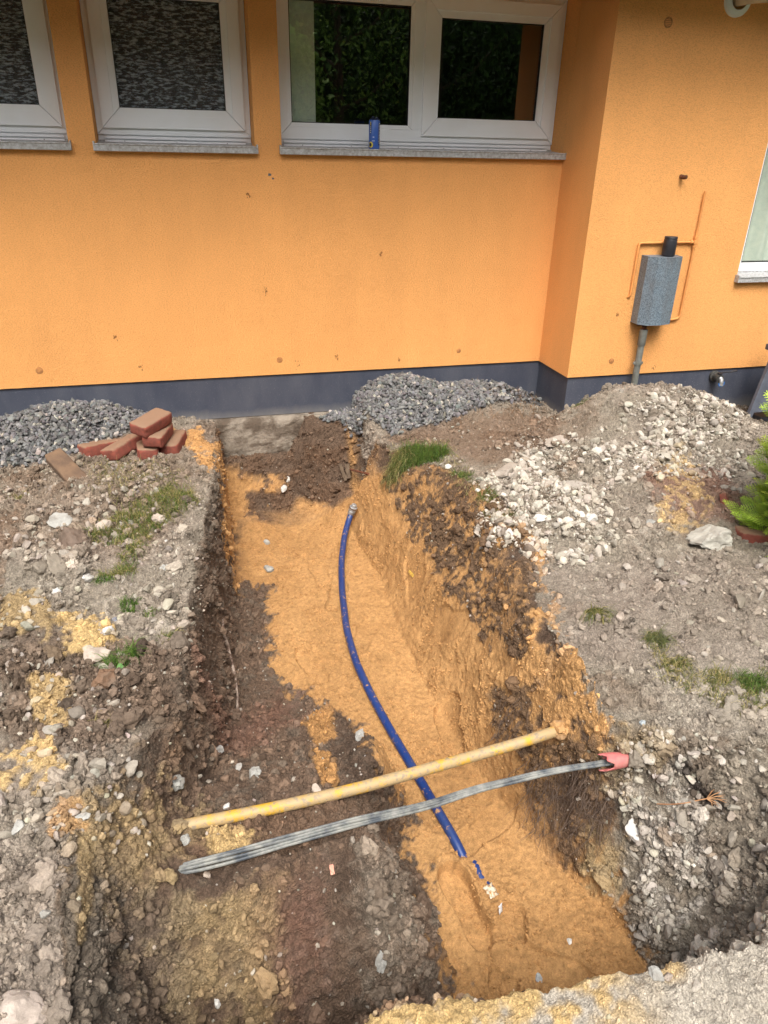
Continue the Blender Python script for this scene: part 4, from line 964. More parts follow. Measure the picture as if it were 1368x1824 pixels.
# cable bundle
ctl = [(262, 1562), (345, 1544), (430, 1521), (520, 1496), (620, 1468), (700, 1450), (770, 1432), (860, 1402), (960, 1377), (1040, 1363), (1092, 1356), (1110, 1353)]
zc = [-.30, -.20, -.185, -.18, -.175, -.17, -.165, -.155, -.14, -.125, -.115, -.115]
ctl[0] = (272, 1560); ctl[1] = (318, 1549); zc[1] = see(*ctl[1])[0].z+.004; zc[0] = zc[1]-.06; 
for i_ in range(2, 7): zc[i_] = max(zc[i_], see(*ctl[i_])[0].z+.020)
for i_ in range(2, 6): zc[i_] = max(zc[i_], .5*(zc[i_-1]+zc[i_+1]))
pts = np.array([uz(u_, v_, z_) for (u_, v_), z_ in zip(ctl, zc)]); path = smooth_path(pts, 90)
cb = empty('cable_bundle', tuple(path[0])); tag(cb, 'bundle of thin grey dusty cables spanning the trench below the yellow pipe', 'cables')
for k, (oy, oz, r_) in enumerate(((.0135, -.001, .0045), (.0045, .005, .0049), (-.0045, .002, .0045), (-.0135, -.004, .0049))):
    tt_ = np.linspace(0, 1, len(path)); P_ = path.copy()
    spread = (.95+.18*np.sin(tt_*6+k*.6))*(1-.45*tt_)*np.clip(.35+tt_*6, 0, 1); ph = .5*np.sin(tt_*4.0)
    P_[:, 1] += (oy*np.cos(ph)-oz*np.sin(ph))*spread; P_[:, 2] += (oy*np.sin(ph)+oz*np.cos(ph))*spread+.0012*np.sin(tt_*31+k*2)
    mb = MB(); mb.tube(P_, r_, 10); part(mb, 'cable', M_CAB, cb)
a_ = uz(1078, 1358, -.112); b_ = uz(1130, 1350, -.110); dd = b_-a_
mb = MB(); n_s = 28; rings = 12; V = []; Fc = []
t_ = dd/np.linalg.norm(dd); nn = np.cross(t_, [0, 0, 1.0]); nn /= np.linalg.norm(nn); bb = np.cross(nn, t_)
for i in range(rings):
    s_ = i/(rings-1)
    for k in range(n_s):
        th = 2*math.pi*k/n_s; r_ = (.026-.010*s_**1.5)*(1+.03*math.sin(3*th+s_*4))
        jag = .014*math.sin(th*2+.8)+.010*math.sin(th*5) if i == 0 else .008*math.sin(th*2+.8)*(i == 1)
        V.append(a_+dd*s_*1.05+t_*jag+(nn*math.cos(th)+bb*math.sin(th))*r_)
Fc = [(i*n_s+k, i*n_s+(k+1) % n_s, (i+1)*n_s+(k+1) % n_s, (i+1)*n_s+k) for i in range(rings-1) for k in range(n_s) if not (i < 4 and 17 <= k <= 20)]
mb.add(V, Fc); ps = mb.build('pipe_sleeve', M_SLEEVE, None, True, origin=tuple(a_)); tag(ps, 'torn faded red plastic sleeve round the right end of the cables', 'pipe sleeve')
md = ps.modifiers.new('thickness', 'SOLIDIFY'); md.thickness = .002

# pale strip hanging down the left wall of the trench
M_TAPE = plain('dirty_fabric_strip', lin(186, 166, 150, .8), lin(104, 80, 66, .8), rough=.85, scale=28, lo=.42, hi=.58, bs=.4, bd=.002)
ctl = [(397, 1097), (396, 1122), (405, 1150), (413, 1180), (419, 1210), (423, 1240), (422, 1264)]
wd = [2.5, 5, 8, 5, 5, 6, 6.5]
C_ = []
for (u_, v_) in ctl:
    p_, n_n = see(u_, v_); C_.append(np.array(p_)+(CAM-np.array(p_))/np.linalg.norm(CAM-np.array(p_))*.018)
C_ = smooth_path(np.array(C_), 40); W_ = np.interp(np.linspace(0, 1, 40), np.linspace(0, 1, 7), wd)*.00135
V = []
for i, p_ in enumerate(C_):
    tw = .5*math.sin(i*.22)+.25; t_ = C_[min(i+1, 39)]-C_[max(i-1, 0)]; t_ /= np.linalg.norm(t_)
    sd_ = RGT*math.cos(tw)+np.cross(t_, RGT)*math.sin(tw); V += [p_-sd_*W_[i], p_+np.cross(t_, sd_)*.0015, p_+sd_*W_[i]]
mb = MB(); mb.add(V, [(3*i+k, 3*i+k+1, 3*i+4+k, 3*i+3+k) for i in range(39) for k in (0, 1)])
o = mb.build('fabric_strip', M_TAPE, None, True, origin=tuple(C_[0])); o.modifiers.new('thickness', 'SOLIDIFY').thickness = .0012
tag(o, 'dirty pale strip hanging down the left wall of the trench', 'strip')

# ------------------------------------------------------------------ bricks
mt, nt, b = new_mat('red_brick'); M_BRICK = mt; b.inputs['Roughness'].default_value = .9
q1 = noise_node(nt, 30, 6, .7); q2 = ramp(nt, q1.outputs[0], [(.35, 0.0), (.7, 1.0)]); cc_ = mixc(nt, q2.outputs[0], lin(166, 86, 68, .72), lin(116, 68, 56, .72))
gm = nt.nodes.new('ShaderNodeNewGeometry'); sz = nt.nodes.new('ShaderNodeSeparateXYZ'); nt.links.new(gm.outputs['Normal'], sz.inputs[0])
q3 = noise_node(nt, 22, 5, .7); ml = nt.nodes.new('ShaderNodeMath'); ml.operation = 'MULTIPLY'; nt.links.new(sz.outputs[2], ml.inputs[0]); nt.links.new(q3.outputs[0], ml.inputs[1])
q5 = ramp(nt, ml.outputs[0], [(.20, 0.0), (.40, .92)]); nt.links.new(mixc(nt, q5.outputs[0], cc_, lin(150, 122, 98, .8)), b.inputs['Base Color']); k_ = noise_node(nt, 180, 4, .6); bump(nt, b, k_.outputs[0], .6, .002)
M_SLAB = plain('brown_slab', lin(134, 108, 84, .8), lin(104, 84, 68, .8), rough=.95, scale=12, bs=.7, bd=.003, bscale=120)
def brick(pos, rot, dims=(.115, .24, .071), lab='', mat=M_BRICK, seed=1, name='brick', chip=.005):
    bm = bmesh.new(); bmesh.ops.create_cube(bm, size=1.0)
    for v in bm.verts: v.co = Vector((v.co.x*dims[0], v.co.y*dims[1], v.co.z*dims[2]))
    bmesh.ops.subdivide_edges(bm, edges=bm.edges[:], cuts=11, use_grid_fill=True)
    P_ = np.array([v.co[:] for v in bm.verts]); h_ = np.array(dims)/2
    edge_ = np.sort(h_-np.abs(P_), axis=1); near = np.exp(-(edge_[:, 0]+edge_[:, 1])/.008)
    nz = fbm(P_+seed, 38, 3, seed); nz2 = fbm(P_+seed, 14, 3, seed+7)
    sc = 1-near*chip/.05*(.7+1.4*np.maximum(nz, 0))[:]+.0*nz; P2 = P_*sc[:, None]+np.sign(P_)*(.0022*nz+.0026*nz2)[:, None]
    for v, p_ in zip(bm.verts, P2): v.co = Vector(p_)
    me = bpy.data.meshes.new(name); bm.to_mesh(me); bm.free(); me.materials.append(mat)
    me.polygons.foreach_set('use_smooth', [True]*len(me.polygons)); 
    try: me.set_sharp_from_angle(angle=math.radians(40))
    except Exception: pass
    o = bpy.data.objects.new(name, me); COL.objects.link(o); o.location = pos; o.rotation_euler = tuple(math.radians(a) for a in rot)
    return tag(o, lab, 'brick', 'bricks piled beside the left gravel heap')
gz = lambda xx, yy: on(xx, yy)[0].z
def bpos(u, v, z): return uz(u, v, z)
z0 = gz(-.29, 4.02)-.012
b1 = uz(261, 808, z0+.045); brick((b1[0], b1[1]+.12, z0+.036), (0, 1, 4), lab='brick under the pile, middle one of the bottom row', seed=11)
b2 = uz(303, 800, z0+.045); brick((b2[0]+.015, b2[1]+.12, z0+.038), (2, -2, -14), lab='rightmost brick of the pile, in the bottom row', seed=12)
b3 = uz(278, 785, z0+.118); brick((b3[0]+.01, b3[1]+.11, z0+.112), (1, 3, -16), lab='brick lying directly beneath the topmost brick of the pile', seed=13)
b4 = uz(262, 763, z0+.190); brick((b4[0]+.02, b4[1]+.10, z0+.186), (5, 8, -38), lab='topmost brick of the pile, dusted with earth', seed=14)
b5 = uz(218, 800, z0+.06); brick((b5[0], b5[1]+.06, z0+.050), (6, -16, -42), lab='tilted brick with bright red end, left of the bottom row', seed=15)
b6 = uz(172, 800, z0+.05); brick((b6[0]+.02, b6[1]+.06, z0+.034), (-4, -8, -58), lab='earth-covered brick at the far left of the pile', seed=16)
sl = uz(125, 838, .05); o = brick((sl[0], sl[1], gz(sl[0], sl[1])+.020), (14, -14, 27), dims=(.10, .42, .055), lab='long brown slab slanting down from the gravel left of the brick pile', mat=M_SLAB, seed=17, name='stone_slab'); o['category'] = 'slab'; del o['group']
p_, n_n = see(1322, 955); o = brick((p_.x+.10, p_.y-.02, p_.z-.016), (4, 10, 70), lab='dark red brick half buried under the conifer', seed=18); del o['group']
p_, n_n = see(1290, 895); o = brick((p_.x, p_.y, p_.z), (60, 30, 20), dims=(.035, .09, .03), lab='small red brick splinter stuck upright in the ochre part of the heap', seed=19, name='brick_piece'); del o['group']

# ------------------------------------------------------------------ can on the sill
cp = np.array([1.118, WY-.006, 1.571]); cx_, cy_, cz_ = cp; CH = .150; CR = .031
can = empty('drink_can', tuple(cp)); tag(can, 'blue can with a yellow emblem standing on the window sill', 'can')
M_CAN = plain('blue_can_paint', lin(58, 98, 186, .85), lin(70, 112, 196, .85), rough=.3, scale=15); M_CANM = plain('can_metal', lin(120, 124, 130), rough=.35, metal=.8); M_YEL = plain('yellow_print', lin(226, 206, 60, .9), rough=.4); M_DRK = plain('dark_print', lin(24, 34, 60), rough=.4); M_WHP = plain('white_print', lin(214, 220, 230), rough=.4)
mb = MB(); zs_ = [0, .004, .008, CH-.012, CH-.006]; rs_ = [CR-.004, CR-.001, CR, CR, CR-.003]
mb.tube([cp+[0, 0, z_] for z_ in zs_], rs_, 32); part(mb, 'body', M_CAN, can)
mb = MB(); zs_ = [CH-.0055, CH-.003, CH, CH+.001, CH-.001]; rs_ = [CR-.0025, CR-.002, CR-.0035, CR-.006, CR-.009]; mb.tube([cp+[0, 0, z_] for z_ in zs_], rs_, 32)
mb.tube([cp+[-.008, 0, CH], cp+[-.008, 0, CH+.012]], .009, 14); mb.box((cx_+.004, cy_-.012, cz_+CH-.001), (cx_+.020, cy_+.010, cz_+CH+.008), .002); part(mb, 'rim', M_DRK, can)
def wrap(ang0, ang1, z0_, z1_, mat, name, nseg=10, shape=None, rr=.0006):
    m_ = MB(); V = []; 
    for i in range(nseg+1):
        s_ = i/nseg; a_ = math.radians(ang0+(ang1-ang0)*s_); 
        lo_, hi_ = (z0_, z1_) if shape is None else shape(s_)
        for z_ in (lo_, hi_): V.append(cp+[math.sin(a_)*(CR+rr), -math.cos(a_)*(CR+rr), z_])
    m_.add(V, [(2*i, 2*i+2, 2*i+3, 2*i+1) for i in range(nseg)]); return part(m_, name, mat, can)
circ = lambda r_: (lambda s_: (.022-r_*math.sqrt(max(0, 1-(2*s_-1)**2)), .022+r_*math.sqrt(max(0, 1-(2*s_-1)**2))))
wrap(-78, -26, 0, 0, M_YEL, 'emblem', 16, circ(.015)); wrap(-72, -40, 0, 0, M_DRK, 'emblem_core', 12, circ(.009), .0010)
wrap(-62, -46, .078, .132, M_DRK, 'print', 4, None, .0007); wrap(-58, -50, .118, .136, M_YEL, 'print', 3, None, .0011)
for k in range(4): wrap(-60+k*1.0, -50, .080+.009*k, .085+.009*k, M_WHP, 'print', 3, None, .0011)
wrap(-30, -14, .058, .062, M_WHP, 'print', 4); wrap(-40, -8, .040, .0425, M_WHP, 'print', 4); wrap(34, 62, .02, .13, M_DRK, 'print', 6)
for k in range(14): wrap(37, 59-(k*7 % 9), .126-.0074*k, .129-.0074*k, M_WHP, 'print', 3, None, .0011)

# ------------------------------------------------------------------ sheet-metal hood, riser pipe, black cap and conduit on the wing wall
mt, nt, b = new_mat('galvanised_sheet'); M_GALV = mt; b.inputs['Roughness'].default_value = .5; b.inputs['Metallic'].default_value = .25
vz = nt.nodes.new('ShaderNodeTexVoronoi'); vz.inputs['Scale'].default_value = 210; tc = nt.nodes.new('ShaderNodeTexCoord'); nt.links.new(tc.outputs['Object'], vz.inputs['Vector'])
q1 = ramp(nt, vz.outputs['Color'], [(.2, 0.0), (.8, 1.0)]); cc_ = mixc(nt, q1.outputs[0], lin(98, 114, 128, .85), lin(144, 160, 172, .85)); q3 = noise_node(nt, 6, 5, .65, (1, 1, .5)); q4 = ramp(nt, q3.outputs[0], [(.42, 0.0), (.7, .7)]); nt.links.new(mixc(nt, q4.outputs[0], cc_, lin(112, 106, 102, .85)), b.inputs['Base Color'])
hood = empty('metal_hood', (2.77, PY, .60)); tag(hood, 'angular galvanised sheet-metal hood on the wing wall with a black cap', 'metal hood')
prof = [(2.686, PY-.002), (2.686, PY-.070), (2.728, PY-.118), (2.812, PY-.124), (2.895, PY-.100), (2.905, PY-.002)]
n = len(prof); zt, zb = 1.035, .640
mb = MB(); V = [(p[0], p[1], zb) for p in prof]+[(p[0], p[1], zt) for p in prof]
mb.add(V, [(i, (i+1) % n, n+(i+1) % n, n+i) for i in range(n-1)]+[tuple(range(n, 2*n))]); hd = part(mb, 'casing', M_GALV, hood, smooth=False); hd.modifiers.new('thickness', 'SOLIDIFY').thickness = -.0015
mb = MB()
for i in (1, 4): mb.tube([(prof[i][0], prof[i][1], zb), (prof[i][0], prof[i][1], zt)], .0025, 8)
mb.tube([(p[0], p[1], zt) for p in prof], .0025, 8); mb.tube([(p[0], p[1], zb) for p in prof], .0025, 8); part(mb, 'folded_edge', M_GALV, hood)
q = uy(1189, 461, PY-.07); mb = MB(); mb.tube([(q[0], PY-.068, zt+.001), (q[0], PY-.068, zt+.006), (q[0], PY-.068, zt+.010), (q[0], PY-.068, zt+.092), (q[0], PY-.068, zt+.098), (q[0], PY-.068, zt+.104), (q[0], PY-.068, zt+.112)], [.030, .037, .0385, .0385, .0365, .0385, .036], 28)
part(mb, 'cap', plain('black_plastic', lin(28, 28, 34), lin(40, 40, 46), rough=.45, scale=20), hood)
M_GP = plain('grey_riser', lin(130, 132, 126, .85), lin(104, 106, 98, .85), rough=.6, scale=20)
q1_, q2_ = uy(1147, 592, PY-.07), uy(1130, 700, PY-.07)
xr = q1_[0]; mb = MB(); mb.tube([(xr, PY-.065, -.10), (xr, PY-.065, .40), (xr, PY-.065, .600)], .0205, 20); mb.tube([(xr, PY-.065, .50), (xr, PY-.065, .505), (xr, PY-.065, .60), (xr, PY-.065, .603)], [.021, .0245, .0245, .022], 20)
part(mb, 'riser', M_GP, hood)
mb = MB(); mb.tube([(xr, PY-.065, .38), (xr, PY-.065, .402)], .0245, 20); mb.box((xr-.034, PY-.071, .383), (xr+.034, PY-.06, .399), .002); mb.tube([(xr+.03, PY-.065, .391), (xr+.03, PY, .391)], .005, 8); part(mb, 'clamp', M_GP, hood)
mb = MB(); mb.tube([(xr, PY-.065, .604), (xr, PY-.065, .66)], .015, 12); mb.box((xr-.05, PY-.07, .628), (xr+.03, PY-.05, .645), .002); part(mb, 'inlet', plain('rusty_steel', lin(110, 66, 44), lin(70, 46, 34), rough=.85, scale=60), hood)
M_CO = plain('overpainted_conduit', lin(232, 160, 88, .86), lin(214, 142, 76, .86), rough=.7, scale=25)
cond = empty('conduit', (3.04, PY, 1.1)); tag(cond, 'thin orange overpainted conduit framing the metal hood', 'conduit')
def wp(u, v): q = uy(u, v, PY-.012); return (q[0], PY-.012, q[2])
jx, _, jz = wp(1238, 431); lx, _, lz = wp(1139, 433); lb = wp(1124, 527); tt2 = wp(1254, 340); rb = wp(1213, 566)
mb = MB(); mb.tube([(jx-.0, PY-.012, jz), (jx-.0, PY-.012, rb[2]+.03), (jx-.004, PY-.012, rb[2]+.008), (jx-.018, PY-.012, rb[2]-.004), (jx-.05, PY-.012, rb[2]-.008), (jx-.16, PY-.012, rb[2]-.010)], .0075, 12)
mb.tube([(jx, PY-.012, jz), (jx+.001, PY-.012, tt2[2]-.004), (jx+.001, PY-.009, tt2[2])], [.0072, .0072, .004], 12)
mb.tube([(jx, PY-.012, jz), (lx+.012, PY-.012, lz), (lx+.003, PY-.012, lz-.003), (lx, PY-.012, lz-.012), (lx, PY-.012, lb[2]+.008), (lx-.004, PY-.009, lb[2]-.004), (lx-.012, PY+.004, lb[2]-.010)], .0075, 12); part(mb, 'tube', M_CO, cond)
mb = MB()
for (a_, b_) in (((jx, jz+.018), (jx, jz+.032)), ((jx, jz-.032), (jx, jz-.018))): mb.tube([(a_[0], PY-.012, a_[1]), (b_[0], PY-.012, b_[1])], .0125, 12)
mb.tube([(jx-.034, PY-.012, jz), (jx-.022, PY-.012, jz)], .0125, 12); mb.box((jx-.013, PY-.024, jz-.014), (jx+.013, PY-.002, jz+.014), .003); part(mb, 'tee', M_CO, cond)

# outside tap in the plinth
q = uy(1278, 672, PY-.03); tx, tz = q[0], q[2]
tap = empty('garden_tap', (tx, PY, tz)); tag(tap, 'dark outdoor tap with long lever and blue ring in the grey plinth', 'tap')
M_TAP = plain('dull_tap_metal', lin(96, 94, 88, .85), lin(64, 64, 64, .85), rough=.55, metal=.3, scale=60)
mb = MB(); mb.tube([(tx, PY+.012, tz), (tx, PY-.004, tz), (tx, PY-.006, tz)], [.036, .036, .033], 24); mb.tube([(tx, PY, tz), (tx, PY-.030, tz), (tx, PY-.034, tz-.002), (tx, PY-.058, tz-.004)], [.024, .024, .028, .028], 20); part(mb, 'body', M_TAP, tap)
mb = MB(); mb.tube([(tx+.004, PY-.052, tz), (tx+.006, PY-.066, tz-.010), (tx+.006, PY-.072, tz-.030), (tx+.006, PY-.072, tz-.044)], [.015, .015, .013, .014], 16); part(mb, 'spout', M_STEEL, tap)
mb = MB(); mb.tube([(tx+.006+.021*math.cos(t), PY-.074, tz-.030+.021*math.sin(t)) for t in np.linspace(math.pi*.95, math.pi*2.15, 16)], .0028, 8); part(mb, 'ring', plain('bright_blue_plastic', lin(40, 130, 220, .85), rough=.4), tap)
mb = MB(); mb.tube([(tx, PY-.046, tz+.026), (tx, PY-.046, tz+.034)], .016, 12); mb.tube([(tx, PY-.046, tz+.034), (tx+.05, PY-.046, tz+.036), (tx+.085, PY-.046, tz+.034), (tx+.10, PY-.046, tz+.040), (tx+.128, PY-.046, tz+.042)], [.004, .0038, .004, .007, .007], 10); part(mb, 'lever', plain('black_lever', lin(36, 36, 40), rough=.5), tap)

# flue pipe with white wall collar
q = uy(1316, -2, PY-.01); fx_, fz_ = q[0], q[2]
fl = empty('flue_pipe', (fx_, PY, fz_)); tag(fl, 'beige pipe with round white wall collar at the upper right corner', 'pipe')
mb = MB(); mb.tube([(fx_, PY+.002, fz_), (fx_, PY-.010, fz_), (fx_, PY-.020, fz_), (fx_, PY-.026, fz_), (fx_, PY-.026, fz_)], [.082, .082, .074, .05, .045], 40); part(mb, 'collar', plain('white_collar_plastic', lin(218, 226, 228, .9), rough=.35), fl, angle=50)
mb = MB(); mb.tube([(fx_, PY, fz_), (fx_, PY-.04, fz_), (fx_+.012, PY-.065, fz_+.002), (fx_+.04, PY-.085, fz_+.006), (fx_+.34, PY-.16, fz_+.03)], .034, 28); part(mb, 'tube', plain('beige_plastic', lin(206, 190, 164, .85), lin(176, 160, 136, .85), rough=.6, scale=12), fl)
mb = MB(); mb.tube([(fx_+.12, PY-.104, fz_+.012), (fx_+.17, PY-.117, fz_+.016)], .037, 28); part(mb, 'sealing_band', plain('sooty_band', lin(70, 60, 52), rough=.8), fl)

# dark grey metal stand leaning at the right
M_DG = plain('dark_grey_sheet', lin(84, 88, 98, .85), lin(62, 66, 76, .85), rough=.55, scale=9)
lf = empty('folding_stand', (3.7, 3.7, 0)); tag(lf, 'dark grey metal stand leaning by the wall behind the conifer', 'stand')
pA = np.array(uy(1334, 742, 3.62)); pB = np.array(uy(1396, 590, 3.86))
mb = MB(); dd = pB-pA; V = []
for s_, h_ in ((0, .5), (1, .5)):
    c0 = pA+dd*s_; V += [c0+[-.016, -.010, 0], c0+[.016, -.010, 0], c0+[.016, .012, 0], c0+[-.016, .012, 0]]
mb.add(V, [(0, 1, 2, 3), (7, 6, 5, 4), (0, 4, 5, 1), (1, 5, 6, 2), (2, 6, 7, 3), (3, 7, 4, 0)]); part(mb, 'bar', M_DG, lf, smooth=False)
mb = MB(); off = np.array([.05, .03, -.02]); a4 = [pA+[.02, .01, .02], pA+dd*.8+[.02, .01, 0], pA+dd*.8+[.55, .03, .0], pA+[.55, .03, .02]]
mb.add([tuple(q) for q in a4]+[tuple(np.array(q)+[0, .012, 0]) for q in a4], [(0, 3, 2, 1), (4, 5, 6, 7), (0, 1, 5, 4), (1, 2, 6, 5), (2, 3, 7, 6), (3, 0, 4, 7)]); part(mb, 'panel', M_DG, lf, smooth=False)
mb = MB(); q = np.array(uy(1372, 618, 3.80)); mb.box(tuple(q-[.02, .02, .018]), tuple(q+[.3, .02, .018]), .004); part(mb, 'handle', M_DG, lf)
q = np.array(see(1380, 752)[0]); mb = MB(); mb.box((q[0]-.14, q[1]-.02, q[2]+.02), (q[0]+.2, q[1]+.12, q[2]+.05), .004); part(mb, 'foot_plate', M_DG, lf)

# wood and stone lintel scraps over the hole in the back wall
M_OLDW = plain('rotten_wood', lin(128, 110, 90, .8), lin(84, 68, 54, .8), rough=.95, scale=30, stretch=(3, 3, .6), bs=.8, bd=.003)
def plank(a_, b_, w_, t_, lab, mat=M_OLDW, nm='wood_piece'):
    a_, b_ = np.array(a_, float), np.array(b_, float); d_ = b_-a_; d_ /= np.linalg.norm(d_); s_ = np.cross(d_, [0.1, 1, .1]); s_ /= np.linalg.norm(s_); n2 = np.cross(s_, d_); V = []
    for i, c0 in enumerate(np.linspace(0, 1, 8)):
        c1 = a_+(b_-a_)*c0; ww = w_*(1+.18*math.sin(i*2.1+w_*999)); V += [c1-s_*ww-n2*t_, c1+s_*ww-n2*t_, c1+s_*ww+n2*t_, c1-s_*ww+n2*t_]
    F_ = [(0, 1, 2, 3), (31, 30, 29, 28)]+[(4*i+k, 4*i+4+k, 4*i+4+(k+1) % 4, 4*i+(k+1) % 4) for i in range(7) for k in range(4)]
    m_ = MB(); m_.add(V, F_); o = m_.build(nm, mat, None, False, origin=tuple(a_)); return tag(o, lab, 'wood')
def nearer(u, v, d): 
    p_ = np.array(see(u, v)[0]); return p_+(CAM-p_)/np.linalg.norm(CAM-p_)*d
plank(nearer(606, 826, .02), nearer(616, 856, .02), .010, .006, 'slanting grey splinter of wood above the end of the blue pipe')
plank(nearer(618, 826, .02), nearer(621, 852, .02), .014, .006, 'upright grey piece of wood above the end of the blue pipe')
plank(nearer(622, 836, .01), nearer(656, 844, .01), .007, .005, 'reddish piece of wood lying in the hollow above the blue pipe', plain('reddish_wood', lin(134, 78, 50, .8), lin(100, 60, 42, .8), rough=.9, scale=30))
# plastic scraps in the sand
M_CLR = plain('clear_plastic', lin(214, 200, 176, .8), lin(200, 158, 112, .75), rough=.45, scale=60, lo=.5, hi=.6)
def scrap(u, v, w_, h_, rz_, lab, mat, nm='plastic_scrap', wav=.002):
    p_, n_n = see(u, v); m_ = MB(); V = [((i/5-.5)*w_, (j/5-.5)*h_, wav*math.sin(i*1.7+j*2.3)) for j in range(6) for i in range(6)]
    m_.add(V, [(j*6+i, j*6+i+1, j*6+i+7, j*6+i+6) for j in range(5) for i in range(5)]); o = m_.build(nm, mat, None, True); o.location = p_+n_n*.004
    o.rotation_euler = (Vector((0, 0, 1)).rotation_difference(n_n).to_matrix() @ Matrix.Rotation(rz_, 3, 'Z')).to_euler(); o.modifiers.new('thickness', 'SOLIDIFY').thickness = .0008; return tag(o, lab, 'scrap')
scrap(890, 1618, .020, .032, .5, 'small white rectangular scrap in the sand below the crumpled clear film', plain('white_scrap', lin(220, 222, 224), rough=.4), wav=.0008)
scrap(874, 1588, .036, .042, .3, 'crumpled clear plastic film in the sand below the buried pipe end', M_CLR, 'plastic_film', .006)
scrap(592, 1549, .012, .026, -.1, 'tiny pinkish chip standing on the dark berm', plain('pink_chip', lin(206, 150, 128), rough=.7))
scrap(733, 1022, .018, .060, .2, 'narrow yellow scrap stuck in the sandy bank', plain('yellow_scrap', lin(214, 176, 80), rough=.6), wav=.003)

# ------------------------------------------------------------------ grass
def blade_mesh(name, roots, mat, lmin, lmax, wid, lean, col, parent=None, dirv=None, curl=.5):
    n = len(roots); roots = np.asarray(roots)
    L_ = RNG.uniform(lmin, lmax, n); az = RNG.uniform(0, 2*math.pi, n); ln = np.abs(RNG.normal(lean, lean*.5, n))
    h_ = np.stack([np.cos(az), np.sin(az), np.zeros(n)], 1)
    if dirv is not None: h_ = h_*.7+np.array(dirv); h_ /= np.linalg.norm(h_, axis=1)[:, None]
    side = np.cross(h_, [0, 0, 1.0]); side = side/np.maximum(np.linalg.norm(side, axis=1), 1e-6)[:, None]; tw = RNG.uniform(-1, 1, n)[:, None]; side = side*np.cos(tw)+h_*np.sin(tw)
    segs = 5; V = np.zeros((n, segs*2, 3)); Cc = np.zeros((n, segs*2, 3))
    base = np.asarray(col)[RNG.integers(0, len(col), n)]*(1+.18*RNG.normal(size=(n, 1)))
    for k in range(segs):
        s_ = k/(segs-1); a_ = ln*(s_+curl*s_*s_*1.6)
        c_ = roots+(h_*(np.sin(a_)*s_)[:, None]+np.array([0, 0, 1.0])*(np.cos(a_)*s_)[:, None])*L_[:, None]
        w_ = wid*(1-s_**1.6)*.5+.0002; V[:, 2*k] = c_-side*w_; V[:, 2*k+1] = c_+side*w_; Cc[:, 2*k] = Cc[:, 2*k+1] = base
    F_ = np.array([(2*k, 2*k+1, 2*k+3, 2*k+2) for k in range(segs-1)]); Fa = (F_[None]+(np.arange(n)*segs*2)[:, None, None]).reshape(-1, 4)
    c0 = roots.mean(0)
    return np_mesh(name, V.reshape(-1, 3), Fa, mat, np.clip(Cc.reshape(-1, 3), .01, .8), smooth=True, parent=parent, at0=c0)
mt, nt, b = new_mat('grass_blade'); M_GRASS = mt; a_ = nt.nodes.new('ShaderNodeVertexColor'); a_.layer_name = 'Col'; nt.links.new(a_.outputs[0], b.inputs['Base Color']); b.inputs['Roughness'].default_value = .55; b.inputs['Specular IOR Level'].default_value = .3
out = [n for n in nt.nodes if n.type == 'OUTPUT_MATERIAL'][0]; tr = nt.nodes.new('ShaderNodeBsdfTranslucent'); nt.links.new(a_.outputs[0], tr.inputs[0]); mx = nt.nodes.new('ShaderNodeMixShader'); mx.inputs[0].default_value = .3; nt.links.new(b.outputs[0], mx.inputs[1]); nt.links.new(tr.outputs[0], mx.inputs[2]); nt.links.new(mx.outputs[0], out.inputs[0])
GG = [lin(92, 122, 48, .8), lin(112, 138, 60, .8), lin(72, 104, 44, .8)]; GS = [lin(176, 162, 104, .8), lin(150, 142, 88, .8), lin(196, 180, 128, .8)]; GO = [lin(118, 122, 66, .8), lin(98, 110, 60, .8)]
def pick(mask, n):
    wgt = mask*AREA; wgt = wgt/wgt.sum(); I = RNG.choice(len(wgt), size=n, p=wgt); return TD[I]
gm1 = region([(190, 930), (330, 860), (345, 905), (300, 930), (255, 960), (240, 1020), (180, 1030), (215, 1000), (215, 970), (170, 960)], .02, .06)*sstep(-.35, .1, n_b)
tag(blade_mesh('grass', pick(gm1, 5200), M_GRASS, .018, .060, .0022, .95, GG[:1]+GO+GS[:2]), 'thin trampled grass strip on the left bank, green and straw coloured', 'grass', kind='stuff')
gm2 = region([(160, 830), (300, 825), (345, 870), (250, 920), (180, 880)], .03, .08)*sstep(-.1, .3, n_b)
tag(blade_mesh('grass', pick(gm2, 1900), M_GRASS, .015, .050, .0018, 1.1, GS+GO), 'dry straw and sparse grass in front of the brick pile', 'grass', kind='stuff')
gm3 = region([(560, 745), (700, 690), (960, 690), (960, 745), (760, 750)], .03, .08)*sstep(.0, .3, n_b)
tag(blade_mesh('straw', pick(gm3*sstep(1.5, 1.9, x), 420), M_GRASS, .02, .06, .0016, 1.4, [lin(160, 124, 84, .8), lin(130, 100, 70, .8)]), 'dry brown stalks on the right end of the gravel', 'straw', kind='stuff')
gm4 = region([(690, 800), (800, 790), (830, 840), (900, 900), (900, 930), (830, 880), (790, 830), (700, 850)], .02, .05)*sstep(-.3, .1, n_b)
tag(blade_mesh('grass', pick(gm4, 900), M_GRASS, .015, .040, .0018, .9, GO+GS), 'sparse dry grass along the right lip of the trench', 'grass', kind='stuff')
rtm = np.clip(region([(1150, 1130), (1200, 1180), (1300, 1220), (1368, 1190), (1368, 1260), (1290, 1260), (1180, 1210)], .015, .05), 0, 1)*sstep(-.3, .1, n_b)
tag(blade_mesh('grass', pick(rtm, 900), M_GRASS, .02, .055, .0016, 1.2, GO+GS), 'thin grass fringe across the bare slope on the right', 'grass', kind='stuff')
